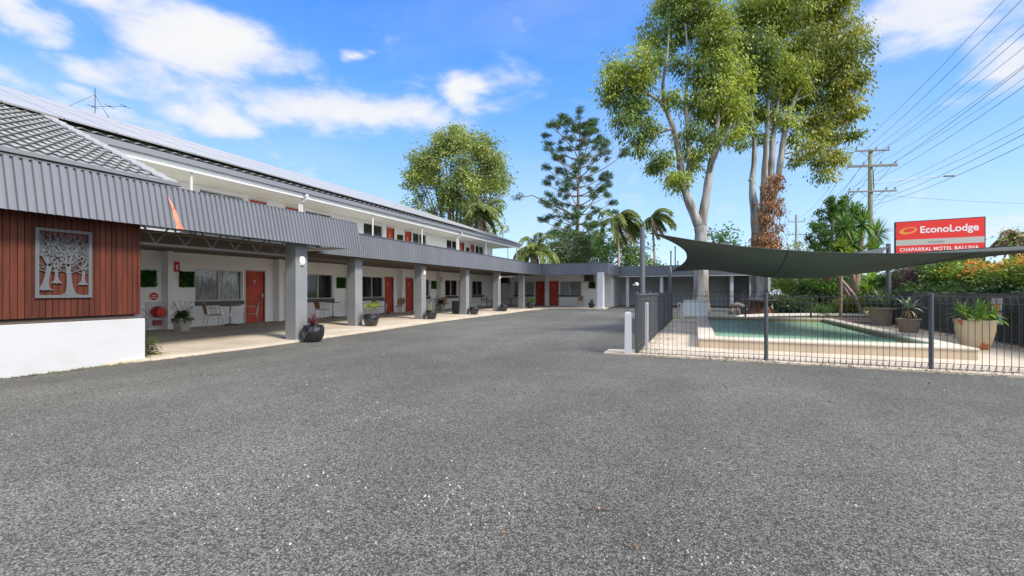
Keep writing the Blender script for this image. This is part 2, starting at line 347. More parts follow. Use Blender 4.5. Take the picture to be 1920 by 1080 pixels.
# chip-seal asphalt
def asphalt_mat():
    m=bpy.data.materials.new('chip_seal'); m.use_nodes=True; t=m.node_tree; n=t.nodes; l=t.links; b=n['Principled BSDF']
    tcn=n.new('ShaderNodeTexCoord')
    def vor(s,out='Color'):
        v=n.new('ShaderNodeTexVoronoi'); v.inputs['Scale'].default_value=s; l.new(tcn.outputs['Object'],v.inputs['Vector']); return v
    def noi(s,d=5,sc_=None,rough=.5):
        v=n.new('ShaderNodeTexNoise'); v.inputs['Scale'].default_value=s; v.inputs['Detail'].default_value=d; v.inputs['Roughness'].default_value=rough
        if sc_:
            mm=n.new('ShaderNodeMapping'); mm.inputs['Scale'].default_value=sc_; l.new(tcn.outputs['Object'],mm.inputs[0]); l.new(mm.outputs[0],v.inputs['Vector'])
        else: l.new(tcn.outputs['Object'],v.inputs['Vector'])
        return v.outputs[0]
    def mr(x,a,b_,c,d):
        r=n.new('ShaderNodeMapRange'); l.new(x,r.inputs[0]); r.inputs[1].default_value=a; r.inputs[2].default_value=b_; r.inputs[3].default_value=c; r.inputs[4].default_value=d; return r.outputs[0]
    def mm(op,a,b_):
        q=n.new('ShaderNodeMath'); q.operation=op
        for i,x in enumerate((a,b_)):
            if isinstance(x,(int,float)): q.inputs[i].default_value=x
            else: l.new(x,q.inputs[i])
        return q.outputs[0]
    v1=vor(100); v2=vor(48)
    s1=n.new('ShaderNodeSeparateColor'); l.new(v1.outputs['Color'],s1.inputs[0])
    s2=n.new('ShaderNodeSeparateColor'); l.new(v2.outputs['Color'],s2.inputs[0])
    chip=mr(s1.outputs[0],0,1,.42,1.62)
    gap=mr(v1.outputs['Distance'],.35,.75,1,.35)
    chip=mm('MULTIPLY',chip,gap)
    chip=mm('MULTIPLY',chip,mr(s2.outputs[0],0,1,.82,1.2))
    patch=mr(noi(.22,5),.35,.68,.80,1.20); mid=mr(noi(1.3,6,(1,1,1),.6),.3,.7,.87,1.13); streak=mr(noi(.5,4,(1.6,.25,1)),.35,.65,.9,1.1)
    val=mm('MULTIPLY',mm('MULTIPLY',chip,patch),mm('MULTIPLY',mid,streak))
    # pale stones here and there
    white_=mm('MULTIPLY',mr(s1.outputs[1],.992,.994,0,1),mr(v1.outputs['Distance'],.3,.5,1,0))
    c=n.new('ShaderNodeCombineColor')
    base=.146
    l.new(mm('ADD',mm('MULTIPLY',val,base),mm('MULTIPLY',white_,.2)),c.inputs[0])
    l.new(mm('ADD',mm('MULTIPLY',val,base*.975),mm('MULTIPLY',white_,.29)),c.inputs[1])
    l.new(mm('ADD',mm('MULTIPLY',val,base*.845),mm('MULTIPLY',white_,.26)),c.inputs[2])
    l.new(c.outputs[0],b.inputs['Base Color']); b.inputs['Roughness'].default_value=.82; b.inputs['Specular IOR Level'].default_value=.35
    bp=n.new('ShaderNodeBump'); bp.inputs['Strength'].default_value=.75; bp.inputs['Distance'].default_value=.008
    l.new(mm('MULTIPLY',gap,mr(s1.outputs[2],0,1,.5,1.2)),bp.inputs['Height']); l.new(bp.outputs[0],b.inputs['Normal'])
    return m
asph=asphalt_mat()
grassm=mat('grass_ground',(.13,.17,.045),.95,col2=(.20,.19,.09),vs=2.5,bump=.8,bs=60)
flat('ground',[(-900,-300),(900,-300),(900,1500),(-900,1500)],-.03,grassm)
o=flat('asphalt',[(-16.1,-14),(16,-14),(16,9.02),(-1.12,9.02),(-1.12,22.2),(5.5,22.2),(5.5,40.2),(-16.1,40.2)],0,asph)
flat('road',[(-30,66),(80,30),(84,36),(-28,73)],-.005,mat('road_tar',(.17,.17,.17),.85,col2=(.13,.13,.13),vs=1))
flat('lawn',[(3.9,27.5),(30,22.2),(34,30),(3.9,40)],.006,mat('lawn_grass',(.24,.26,.06),.95,col2=(.16,.21,.04),vs=3,bump=.8,bs=50))
flat('garden_bed',[(1.0,20.72),(16,20.72),(18,27),(7.5,25.5),(1.9,22.0)],.06,soil)
flat('garden_strip',[(7.0,6),(22,6),(24,34),(12,34),(7.2,20.7),(7.0,20.7)],.07,soil)
walk=[(-9.6,3.0),(-9.28,4.95),(-9.2,7.0),(-9.36,9.5),(-9.5,11.9),(-9.85,15.2),(-9.95,19),(-9.9,23),(-10.15,27),(-9.6,29.4),(-8.3,30.3),(-5.9,30.35),(-5.9,31.4),(-6.25,35.4),(-16.2,35.4),(-16.2,3.0)]
flat('walkway',walk,.055,concrete,th=.06)
deck=[(-1.75,9.02),(7.0,8.95),(7.0,20.72),(-1.15,20.72),(-1.15,9.75),(-1.75,9.6)]
flat('pool_deck',deck,.03,mat('pool_deck_concrete',(.54,.46,.35),.8,col2=(.36,.30,.23),vs=1.1,vr=(.4,.75),bump=.2,detail=9),th=.04)
# garden kerb
kb=MB().tube([(1.6,21.0,.10),(1.9,22.6,.1),(3.2,24.3,.1),(5.2,25.6,.1),(8,26.2,.1)],.10,6).build('garden_kerb',mat('kerb_concrete',(.5,.46,.4),.8)); tag(kb,kind='structure')

# loose pale stones on the seal (stuff) and leaf litter (stuff)
def stones():
    P=[]
    clus=[(-1.45,2.35,.22,40),(-1.0,2.45,.4,24),(.05,2.35,.16,30),(-2.6,2.2,.3,34),(-3.1,3.6,.5,26),(-2.3,1.85,.4,22),(2.0,4.2,1.4,26),(1.4,2.8,1.0,18),(-4.5,4.4,.5,14)]
    for x,y,s,k in clus:
        for _ in range(k): P.append((x+rg.normal()*s,y+rg.normal()*s*.6))
    for _ in range(480):
        y=rg.uniform(.8,9); P.append((rg.uniform(-9,9),y))
    for _ in range(260): P.append((rg.uniform(-9,-1.5),rg.uniform(9,24)))
    b=MB()
    for x,y in P:
        if x>-1.8 and y>8.9: continue
        if x<-9.1: continue
        r=rg.uniform(.0035,.0095); a=rg.uniform(0,6.28); vs=[]
        for j in range(5): an=a+j*1.257; vs.append((x+math.cos(an)*r*rg.uniform(.7,1.2),y+math.sin(an)*r*rg.uniform(.6,1.1),.001))
        top=[(x+(p[0]-x)*.6,y+(p[1]-y)*.6,.001+r*.8) for p in vs]
        b.add(vs+top,[(j,(j+1)%5,5+(j+1)%5,5+j) for j in range(5)]+[(5,6,7,8,9)])
    o=b.build('loose_stones',mat('pale_stones',(.38,.36,.32),.8,island=.35)); tag(o,'pale loose stones scattered over the grey car park','stones',kind='stuff')
stones()
def litter():
    P=[]
    for _ in range(750): x=rg.uniform(-1.1,6.9); P.append((x,9.03+abs(rg.normal())*.09*(1 if x<1 else 1.6)*rg.choice([-1,1]),.035))
    for _ in range(420): P.append((-1.0+abs(rg.normal())*.22,rg.uniform(9.4,20),.036))
    for _ in range(260): k=rg.uniform(0,1); P.append((-9.35+k*-.5+rg.normal()*.05+.12,5+k*13,.008))
    for x,y,s,k in ((-1.02,2.16,.07,12),(-.25,2.28,.05,3),(-.55,2.55,.06,8),(-1.9,8.9,.35,22),(-9.35,4.9,.25,50),(-6.7,10.2,.3,8)):
        for _ in range(k): P.append((x+rg.normal()*s,y+rg.normal()*s*.6,.006))
    for _ in range(90): P.append((rg.uniform(-8.5,9),rg.uniform(1.8,8.8),.005))
    for _ in range(1200): P.append((rg.uniform(6.2,6.85),rg.uniform(9.2,20.5),.035))
    for _ in range(330): P.append((-9.39+abs(rg.normal())*.07,rg.uniform(0,4.9),.006))
    P=np.array(P); D=rg.normal(size=P.shape); D[:,2]=np.abs(D[:,2])*.25
    V,F=leaves(P,D,rg.uniform(.02,.06,len(P)),rg.uniform(.008,.02,len(P)))
    o=npmesh('leaf_litter',V,F,leafm('litter_leaves',(.22,.12,.06),(.13,.075,.04),isl=.5,tr=0,vs=1)); tag(o,'brown fallen leaves along fence foot and kerb','leaf litter',kind='stuff')
litter()
P=[]
for _ in range(150): P.append((-9.37+abs(rg.normal())*.03,rg.uniform(.5,4.9),0))
for _ in range(260):
    t=rg.uniform(0,1); P.append((-9.22-.7*t**1.2+rg.normal()*.03,5+t*18,.0) if rg.random()<.5 else (rg.uniform(-1,6.8),9.0+rg.normal()*.03,0))
Q=np.repeat(np.array(P),7,axis=0)+rg.normal(size=(len(P)*7,3))*np.array([.012,.02,0]); D=rg.normal(size=Q.shape)*.6; D[:,2]=1
V,F=leaves(Q,D,rg.uniform(.015,.055,len(Q)),.006); tag(npmesh('weeds',V,F,lf_grass),'tiny green weeds along wall foot and slab edges','weeds',kind='stuff')

# =============== helpers for walls ===============
def mapX(x0): return lambda a,d,z:(x0-d,a,z)       # wall facing +X
def mapY(y0): return lambda a,d,z:(a,y0+d,z)       # wall facing -Y
def wall(b,M,a0,a1,z0,z1,th,ops):
    ys=sorted({a0,a1,*[o[0] for o in ops],*[o[1] for o in ops]}); ys=[y for y in ys if a0<=y<=a1]
    for i in range(len(ys)-1):
        m=(ys[i]+ys[i+1])/2; holes=sorted([(o[2],o[3]) for o in ops if o[0]<m<o[1]]); z=z0
        for h0,h1 in holes:
            if h0>z+1e-4: b.mbox(M,ys[i],ys[i+1],0,th,z,h0)
            z=h1
        if z<z1-1e-4: b.mbox(M,ys[i],ys[i+1],0,th,z,z1)
def window(M,a0,a1,z0,z1,par,dark=False,sill=True,swap=False,cd=.155):
    f=MB(); e=.035; d0,d1=.07,.13
    f.mbox(M,a0,a0+e,d0,d1,z0,z1).mbox(M,a1-e,a1,d0,d1,z0,z1).mbox(M,a0+e,a1-e,d0,d1,z0,z0+e).mbox(M,a0+e,a1-e,d0,d1,z1-e,z1)
    mid=(a0+a1)/2; f.mbox(M,mid-.025,mid+.025,d0-.012,d1-.002,z0+e,z1-e)
    w_=f.build('window',framem,par)
    MB().mbox(M,a0+e,a1-e,.098,.104,z0+e,z1-e).build('pane',glass,w_)
    r=MB()
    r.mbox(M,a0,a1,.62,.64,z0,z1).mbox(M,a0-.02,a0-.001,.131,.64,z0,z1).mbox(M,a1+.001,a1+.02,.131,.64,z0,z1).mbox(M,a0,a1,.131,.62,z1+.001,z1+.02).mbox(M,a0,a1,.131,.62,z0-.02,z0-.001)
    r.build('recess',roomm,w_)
    for k,(s0,s1) in enumerate(((a0+e,mid),(mid,a1-e))):
        c=MB(); n=36; pts=[]
        for i in range(n+1):
            a=s0+(s1-s0)*i/n; pts.append((a,cd+.018*math.sin(i*1.25)+.008*math.sin(i*2.9+k)))
        for i in range(n):
            p=pts[i]; q=pts[i+1]; c.quad(M(p[0],p[1],z0+.03),M(q[0],q[1],z0+.03),M(q[0],q[1],z1-.03),M(p[0],p[1],z1-.03))
        c.build('curtain',drape if (dark or (k==0)!=swap) else curtain,w_)
    if sill: MB().mbox(M,a0-.02,a1+.02,-.06,.069,z0-.16,z0-.002).build('sill',sillm,w_)
def door(M,a0,a1,z0,z1,par,hs=1,jamb=True):
    b=MB(); d=.055; b.mbox(M,a0,a1,d,d+.04,z0+.01,z1)
    w_=a1-a0; st=.13; h=(z1-z0-.01); rows=[(.09,.33),(.385,.625),(.68,.90)]
    for r0,r1 in rows:
        p0,p1=z0+h*r0,z0+h*r1
        # raised moulding frame + field
        q0,q1=a0+st,a1-st; t=.022
        b.mbox(M,q0,q1,d-.014,d-.0005,p0,p0+t).mbox(M,q0,q1,d-.014,d-.0005,p1-t,p1).mbox(M,q0,q0+t,d-.014,d-.0005,p0+t,p1-t).mbox(M,q1-t,q1,d-.014,d-.0005,p0+t,p1-t)
        b.mbox(M,q0+.06,q1-.06,d-.010,d-.0005,p0+.06,p1-.06)
    o=b.build('door',reddoor,par)
    hx=a0+.06 if hs<0 else a1-.06
    MB().mbox(M,hx-.02,hx+.02,d-.03,d-.001,z0+.98,z0+1.12).mbox(M,hx-.012,hx+.012,d-.06,d-.03,z0+1.0,z0+1.03).build('handle',alu,o)
    m_=(a0+a1)/2
    MB().mbox(M,m_-.035,m_+.035,d-.016,d-.0105,z0+h*.77,z0+h*.83).build('number_plate',mat('pale_plate',(.55,.42,.38),.4),o)
    if jamb:
        j=MB(); j.mbox(M,a0-.05,a0,-.012,.12,z0,z1+.05).mbox(M,a1,a1+.05,-.012,.12,z0,z1+.05).mbox(M,a0,a1,-.012,.12,z1,z1+.05); j.build('door_frame',framem,o)
def corr(P0,P1,T0,T1,pitch=.09,dep=.02,nrm=(1,0,0)):
    """ribbed sheet between bottom line P0-P1 and top line T0-T1"""
    P0,P1,T0,T1,nn=map(Vector,(P0,P1,T0,T1,nrm)); L_=(P1-P0).length; n=int(L_/pitch); b=MB(); row=[]
    for k in range(n):
        for t,h in ((0,0),(.20,0),(.32,1),(.88,1)): row.append(((k+t)/n,h*dep))
    row.append((1,0)); 
    for t,h in row:
        b.v.append(tuple(P0.lerp(P1,t)+nn*h)); b.v.append(tuple(T0.lerp(T1,t)+nn*h))
    for i in range(len(row)-1): b.f.append((2*i,2*i+2,2*i+3,2*i+1))
    return b
def tiles(bx,bz,rx,rz,ya,yb,ya2,yb2,pitch=.3,course=.34,seg=6,amp=.022):
    """courses of wavy tiles: eave at (bx,bz) from ya..yb, ridge at (rx,rz) from ya2..yb2"""
    sl=math.hypot(rx-bx,rz-bz); n=max(2,round(sl/course)); ux,uz=(rx-bx)/sl,(rz-bz)/sl; nx,nz=-uz*(1 if rx<bx else -1)*-1,abs(ux)
    nx=uz if rx<bx else -uz
    V=[];F=[]
    for j in range(n):
        f0=j/n; f1=(j+1.0)/n; A=ya+(ya2-ya)*(f0+f1)/2; B=yb+(yb2-yb)*(f0+f1)/2
        m=max(1,int((B-A)/pitch*seg)); i0=len(V)
        for i in range(m+1):
            y=A+(B-A)*i/m; ph=2*math.pi*(y/pitch)+(0.0)
            wv=amp*(math.sin(ph)+.35*math.sin(2*ph+.6))
            for f,h in ((f0+.05/sl,.0),(f0,.034),(f1+.02/sl,.003)):
                x=bx+(rx-bx)*f+nx*(h+wv); z=bz+(rz-bz)*f+nz*(h+wv); V.append((x,y,z))
        for i in range(m):
            a=i0+3*i; F.append((a,a+3,a+4,a+1)); F.append((a+1,a+4,a+5,a+2))
    return np.array(V),np.array(F)

# =============== two-storey motel wing ===============
mw=root('motel_building',(-16,18,0),'long white two storey motel wing with red doors and grey corrugated canopy','building')
G=.055; FL=2.80; XW=-16
fins=[8.75,12.82,16.87,20.93,25.05,29.25]
winL=[(9.72,11.44),(14.25,15.98),(17.9,19.62),(22.6,24.2),(26.1,27.85),(30.1,31.9)]
dorL=[(11.55,12.36,1),(13.3,14.08,-1),(19.72,20.48,1),(21.62,22.38,-1),(28.05,28.8,1)]
WZ0,WZ1=.93,2.06
b=MB(); M=mapX(XW)
ops=[(a,c,WZ0,WZ1) for a,c in winL]+[(a,c,G-.02,2.08) for a,c,_ in dorL]
wall(b,M,3.0,35.3,G-.02,2.62,.13,ops)
for y in fins: b.mbox(M,y-.075,y+.075,-.35,-.001,G,2.58)
b.build('lower_wall',white,mw)
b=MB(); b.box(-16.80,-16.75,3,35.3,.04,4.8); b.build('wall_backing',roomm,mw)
for i,(a,c) in enumerate(winL): window(M,a,c,WZ0,WZ1,mw,dark=(i==5),swap=(i==1))
for a,c,h in dorL: door(M,a,c,G,2.07,mw,h)
# upper storey
upW=[(9.87,11.5),(14.36,15.9),(18.05,19.6),(22.35,23.85),(26.3,27.95),(30.6,32.1)]
upD=[(11.72,12.42,1),(13.34,14.0,-1),(19.88,20.55,1),(21.55,22.2,-1),(28.15,28.8,1),(29.78,30.4,-1)]
b=MB(); ops=[(a,c,3.75,4.88) for a,c in upW]+[(a,c,FL,4.89) for a,c,_ in upD]
wall(b,M,3.0,33.75,FL-.18+.002,4.98,.13,ops); b.box(-24,-16.14,33.6,33.75,0,4.98)
b.box(-16.13,-16.0,33.75,35.3,G,2.8)
b.build('upper_wall',white,mw)
for i,(a,c) in enumerate(upW): window(M,a,c,3.75,4.88,mw,sill=False,swap=(i%2==1),cd=.137)
for a,c,h in upD: door(M,a,c,FL,4.86,mw,h)
MB().box(-16,-14.05,3,34.9,2.62,2.80).build('balcony_floor',lgrey,mw)
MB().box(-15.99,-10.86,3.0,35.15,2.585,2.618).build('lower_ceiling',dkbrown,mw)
MB().box(-16.6,-13.95,2.0,34.75,4.985,5.01).build('eave_soffit',soffitm,mw)
MB().box(-13.95,-13.90,2.0,34.75,4.86,5.05).build('fascia_board',mat('fascia_white',(.78,.78,.76),.5),mw)
g=MB().box(-13.90,-13.76,1.9,34.8,5.02,5.19); g.build('gutter',mat('gutter_grey',(.17,.18,.20),.45),mw,bevel=.01)
MB().box(-14.6,-13.92,2,34.75,5.012,5.12).build('eave_infill',slot,mw)
# roof: two slopes and a hip
V1,F1=tiles(-13.74,5.20,-19,7.22,1.5,34.95,1.5,25.0)
npmesh('roof',V1,F1,tile,mw)
b=MB(); b.poly([(-13.76,34.95,5.17),(-24.3,34.95,5.17),(-19,25,7.2)]); b.poly([(-19,1.5,7.2),(-19,25,7.2),(-24.3,34.95,5.17),(-24.3,1.5,5.17)]); b.poly([(-13.8,1.5,5.15),(-19,1.5,7.18),(-24.3,1.5,5.15)])
b.build('rear_roof',tile,mw)
b=MB(); b.tube([(-19,1.5,7.25),(-19,25,7.25),(-13.76,34.95,5.23)],.09,8); b.build('ridge_cap',mat('ridge_tile',(.22,.23,.24),.4),mw)
# upper posts on the balcony edge
for k in range(7):
    y=8.42+4.02*k
    b=MB(); b.cyl((-14.05,y,2.80),(-14.05,y,4.98),.035,n=10).obox((-14.05,y,4.955),(.09,0,0),(0,.05,0),(0,0,.02)); b.build('balcony_post',mat('post_cream',(.55,.53,.47),.5),mw)
b=MB().box(-14.08,-14.02,33.9+.5,34.46,2.8,4.98); b.build('balcony_post',lgrey,mw)
MB().tube([(-14.05,32.5,3.75),(-14.05,34.4,3.75)],.015,6).tube([(-14.05,32.5,3.4),(-14.05,34.4,3.4)],.015,6).build('handrail',lgrey,mw)
for y in (12.44,24.5):
    b=MB(); b.tube([(-13.83,y,5.03),(-13.83,y,4.82),(-13.9,y,4.74),(-14.0,y-.02,4.72),(-14.12,y-.05,4.66),(-14.14,y-.06,2.8)],.045,10); b.obox((-13.83,y,4.95),(.06,0,0),(0,.06,0),(0,0,.06)); b.build('downpipe',white_block,mw,smooth=False)
# lower canopy: corrugated fascia, columns
b=corr((-10.68,10.1,2.45),(-10.68,31.02,2.45),(-10.72,10.1,3.25),(-10.72,31.02,3.27),.1,.028); b.build('corrugated_fascia',steel,mw)
MB().box(-10.80,-10.73,10.1,31.1,2.47,3.24).box(-10.745,-10.66,10.1,31.04,3.262,3.28).build('fascia_frame',mat('flashing_grey',(.15,.155,.175),.45,.2),mw)
MB().poly([(-10.8,8,3.24),(-10.8,35,3.24),(-14.05,35,3.0),(-14.05,8,3.0)]).build('canopy_roof',steel,mw)
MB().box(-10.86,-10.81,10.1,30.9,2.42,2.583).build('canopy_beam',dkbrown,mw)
colY=[12.06,16.09,20.12,24.15,28.3]
for y in colY: MB().box(-11.43,-11.07,y,y+.36,G-.002,2.584).build('column',greyp,mw)
MB().box(-11.36,-11.27,12.43,12.52,G,2.5).build('downpipe',lgrey,mw)
MB().box(-11.36,-11.27,28.67,28.76,G,2.5).build('downpipe',lgrey,mw)

# =============== reception block with front canopy ===============
rb=root('reception_block',(-10,2,0),'front block with red brown timber screen, low white wall and slate tile roof','building')
b=MB().box(-9.62,-9.40,-8,4.83,0,.79); b.build('low_block_wall',white_block,rb,bevel=.008)
b=MB(); y=-8.0; k=0
wds=[.155,.17,.155,.17]
y=4.72
while y>-8:
    w_=.068*rg.uniform(.96,1.05); b.box(-9.475+rg.uniform(-.004,.004),-9.44+rg.uniform(-.003,.003),y-w_,y,.875,2.62); y-=w_+.0085
b.build('timber_screen',timber,rb)
b=MB().box(-9.56,-9.49,-8,4.71,.84,2.65); b.build('screen_backing',slot,rb)
b=MB().box(-9.56,-9.45,4.735,4.78,.86,2.62); b.build('corner_post',timber,rb)
MB().box(-9.6,-9.5,-8,4.7,.80,.84).build('screen_rail',dkbrown,rb)
MB().box(-12.6,-9.57,4.5,4.62,.05,2.6).build('side_wall',mat('side_wall_paint',(.35,.33,.31),.7),rb)
XB,XT=-8.98,-9.17
b=corr((XB,-6,2.43),(XB,10.02,2.47),(XT,-6,3.225),(XT,10.02,3.275),.1,.034); b.build('corrugated_canopy',steel,rb)
MB().poly([(XB-.03,-6,2.46),(XB-.03,10.0,2.49),(XT-.03,10.0,3.25),(XT-.03,-6,3.20)]).build('canopy_backing',slot,rb)
b=MB().add([(XT-.05,-6,3.215),(XT+.035,-6,3.215),(XT+.035,10.03,3.268),(XT-.05,10.03,3.268),(XT-.05,-6,3.235),(XT+.035,-6,3.235),(XT+.035,10.03,3.288),(XT-.05,10.03,3.288)],[(0,3,2,1),(4,5,6,7),(0,1,5,4),(1,2,6,5),(2,3,7,6),(3,0,4,7)]); b.obox(((XB+XT)/2,10.03,2.87),(.02,0,.0),(0,.012,0),(-.095,0,.405)); b.build('canopy_flashing',mat('flashing_dark',(.10,.105,.12),.45,.2),rb)
MB().poly([(XT-.05,4.9,3.20),(XT-.05,10,3.22),(-14.0,10,3.05),(-14.0,4.9,3.03)]).build('canopy_roof',mat('roof_sheet_pale',(.50,.51,.50),.5),rb)
MB().box(-14,-9.2,9.85,9.95,3.0,3.2).box(-10.9,-9.05,9.6,9.68,2.48,2.56).build('outrigger_beam',mat('beam_white',(.62,.62,.58),.5),rb)
for k in range(4): 
    xx=-9.9-k*.95; MB().box(xx-.03,xx+.03,4.9,9.8,2.93,3.0).build('purlin',mat('purlin_grey',(.30,.30,.28),.6),rb)
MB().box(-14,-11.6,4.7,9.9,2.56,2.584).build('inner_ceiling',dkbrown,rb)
# truss
xt=-9.60; b=MB(); b.box(xt-.03,xt+.03,4.7,8.12,2.17,2.215).box(xt-.03,xt+.03,4.7,8.12,2.60,2.64)
n_=6; y0=4.85; dy=(8.0-4.85)/n_
for k in range(n_):
    ya=y0+k*dy; b.tube([(xt,ya,2.60),(xt,ya+dy/2,2.21)],.016,6).tube([(xt,ya+dy/2,2.21),(xt,ya+dy,2.60)],.016,6)
b.build('truss',trussm,rb)
MB().box(-11.42,-11.3,4.6,12.0,2.30,2.56).build('brown_beam',mat('beam_brown',(.10,.08,.06),.7),rb)
MB().box(-9.68,-9.32,8.06,8.42,G-.002,2.9).build('column',greyp,rb)
# tile roof
V1,F1=tiles(-9.22,3.34,-14.6,5.62,-9,5.18,-9,5.18,pitch=.17,course=.30,seg=6,amp=.017)
npmesh('tile_roof',V1,F1,tile,rb)
b=MB(); sl=math.hypot(5.38,2.28); n_=16
for j in range(n_):
    f0=j/n_; f1=(j+1.12)/n_
    x0,z0=-9.22-5.38*f0,3.34+2.28*f0; x1,z1=-9.22-5.38*f1,3.34+2.28*f1
    b.add([(x0,5.02,z0+.085),(x0,5.26,z0+.085),(x1,5.26,z1+.05),(x1,5.02,z1+.05),(x0,5.02,z0+.02),(x0,5.26,z0-.05),(x1,5.26,z1-.05),(x1,5.02,z1+.02)],[(0,1,2,3),(0,4,5,1),(1,5,6,2),(0,3,7,4)])
b.build('verge_tiles',vergem,rb)
MB().box(-9.25,-9.12,-9,5.3,3.30,3.365).build('eave_flashing',mat('eave_flash',(.16,.165,.18),.5),rb)
MB().poly([(-9.25,5.2,3.26),(-14.6,5.2,5.56),(-14.6,5.2,3.26)]).build('gable_infill',soffitm,rb)

# metal cut-out panel: leafless trees
wp=root('wall_panel',(-9.43,3.72,1.18),'square grey metal cut-out panel of bare trees on the timber screen','wall art')
y0,y1,z0,z1=3.37,4.06,1.185,2.285; xf=-9.415
b=MB(); t=.045
b.box(xf-.012,xf+.012,y0,y0+t,z0,z1).box(xf-.012,xf+.012,y1-t,y1,z0,z1).box(xf-.012,xf+.012,y0+t,y1-t,z0,z0+t).box(xf-.012,xf+.012,y0+t,y1-t,z1-t,z1)
pm=mat('panel_grey_metal',(.10,.108,.115),.65,spec=.3)
b.build('frame',pm,wp)
b=MB(); rr=random.Random(5)
def limb(y,z,a,l,w_,dep):
    if dep<=0: return
    w_=max(w_,.0027)
    pts=[];yy,zz=y,z;aa=a;n=4
    for k in range(n+1):
        pts.append((min(max(yy,y0+.03),y1-.03),min(max(zz,z0+.03),z1-.03)))
        yy+=math.sin(aa)*l/n; zz+=math.cos(aa)*l/n; aa+=rr.uniform(-.13,.13)
    for k in range(n):
        p,q=Vector((0,)+pts[k]),Vector((0,)+pts[k+1]); d=q-p
        if d.length<1e-5: continue
        wa=w_*(1-.32*k/n); wb=w_*(1-.32*(k+1)/n); s=Vector((0,-d.z,d.y)).normalized()
        A=[p+s*wa,p-s*wa,q-s*wb,q+s*wb]; e=.0045+dep*.0004
        vs=[(xf-e,v.y,v.z) for v in A]+[(xf+e,v.y,v.z) for v in A]
        b.add(vs,[(0,3,2,1),(4,5,6,7),(0,1,5,4),(1,2,6,5),(2,3,7,6),(3,0,4,7)])
    yy,zz=pts[-1]
    if dep>=1:
        for s in (-1,1): limb(yy,zz,a*.9+s*rr.uniform(.25,.6),l*rr.uniform(.68,.85),w_*.66,dep-1)
        if rr.random()<.5: limb(pts[2][0],pts[2][1],a+rr.choice((-1,1))*rr.uniform(.6,1.0),l*.6,w_*.42,dep-2)
for (fy,fz,h_,w_,lean) in ((.15,.10,.34,.026,.16),(.36,.20,.20,.017,-.02),(.60,.03,.42,.027,-.06),(.83,.18,.20,.018,.04)):
    yb=y0+fy*(y1-y0); zb=z0+fz*(z1-z0)+.03; hh=h_*(z1-z0); yt=yb+lean*hh
    for sgn in (-1,-.35,.35,1): limb(yt,zb+hh*.97,lean*.5+sgn*.62,(.155 if hh<.3 else .175)*rr.uniform(.85,1.1),w_*.5,5)
    for sgn in (-1,1): limb(yb+lean*hh*.7,zb+hh*.72,sgn*1.15,.17,w_*.26,4)
    A=[]; K=8
    for k in range(K+1):
        t=k/K; ww=w_*(1.0+1.6*(1-t)**4+.25*t**3); A.append((yb+lean*t*hh,zb+t*hh,ww))
    for k in range(K):
        p,q=A[k],A[k+1]; b.poly([(xf+.006,p[0]+p[2],p[1]),(xf+.006,q[0]+q[2],q[1]),(xf+.006,q[0]-q[2],q[1]),(xf+.006,p[0]-p[2],p[1])])
    for sgn in (-1,1):
        b.poly([(xf+.0065,yb,zb+.05),(xf+.0065,yb+sgn*w_*2.4,zb+.018),(xf+.0065,yb+sgn*w_*4.6,zb-.02),(xf+.0065,yb+sgn*w_*2,zb-.012),(xf+.0065,yb,zb-.02)])
b.build('cutout',pm,wp)

# =============== rear single-storey wing ===============
rw=root('rear_wing',(-11,34,0),'single storey white rear wing facing the car park with two red doors','building')
b=MB(); M=mapY(35.2); ops=[(-14.62,-12.78,.95,2.08),(-12.62,-11.78,G-.02,2.1),(-11.4,-10.58,G-.02,2.1),(-10.5,-8.66,.95,2.08)]
wall(b,M,-15.99,-6.2,G-.02,2.9,.15,ops); b.box(-6.35,-6.2,35.36,41,0,2.9); b.box(-11.7,-11.5,34.9,35.19,G,2.6)
b.build('wall',white,rw)
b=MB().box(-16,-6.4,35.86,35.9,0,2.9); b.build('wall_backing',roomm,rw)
window(M,-14.62,-12.78,.95,2.08,rw,dark=False,swap=False); window(M,-10.5,-8.66,.95,2.08,rw,swap=True)
door(M,-12.62,-11.78,G,2.09,rw,-1); door(M,-11.4,-10.58,G,2.09,rw,1)
b=corr((-10.66,31.0,2.45),(-5.65,31.0,2.45),(-10.70,31.02,3.29),(-5.72,31.02,3.27),.12,.018,(0,-1,0)); b.build('corrugated_fascia',steel,rw)
MB().box(-10.7,-5.72,31.05,31.11,2.47,3.26).box(-5.74,-5.70,31.02,36,2.45,3.27).box(-10.68,-5.66,30.98,31.06,3.275,3.30).build('fascia_frame',mat('flashing_grey',(.15,.155,.175),.45,.2),rw)
MB().poly([(-5.7,31.1,3.22),(-5.7,36,3.22),(-14,36,3.22),(-14,31.1,3.22)][::-1]).build('canopy_roof',steel,rw)
MB().box(-10.85,-5.76,31.12,35.19,2.585,2.61).build('ceiling',mat('ceiling_grey',(.32,.31,.29),.7),rw)
MB().box(-6.36,-5.98,30.45,30.83+.3,G-.002,2.584).box(-6.42,-5.9,30.4,31.2,G,.12).build('column',lgrey,rw)

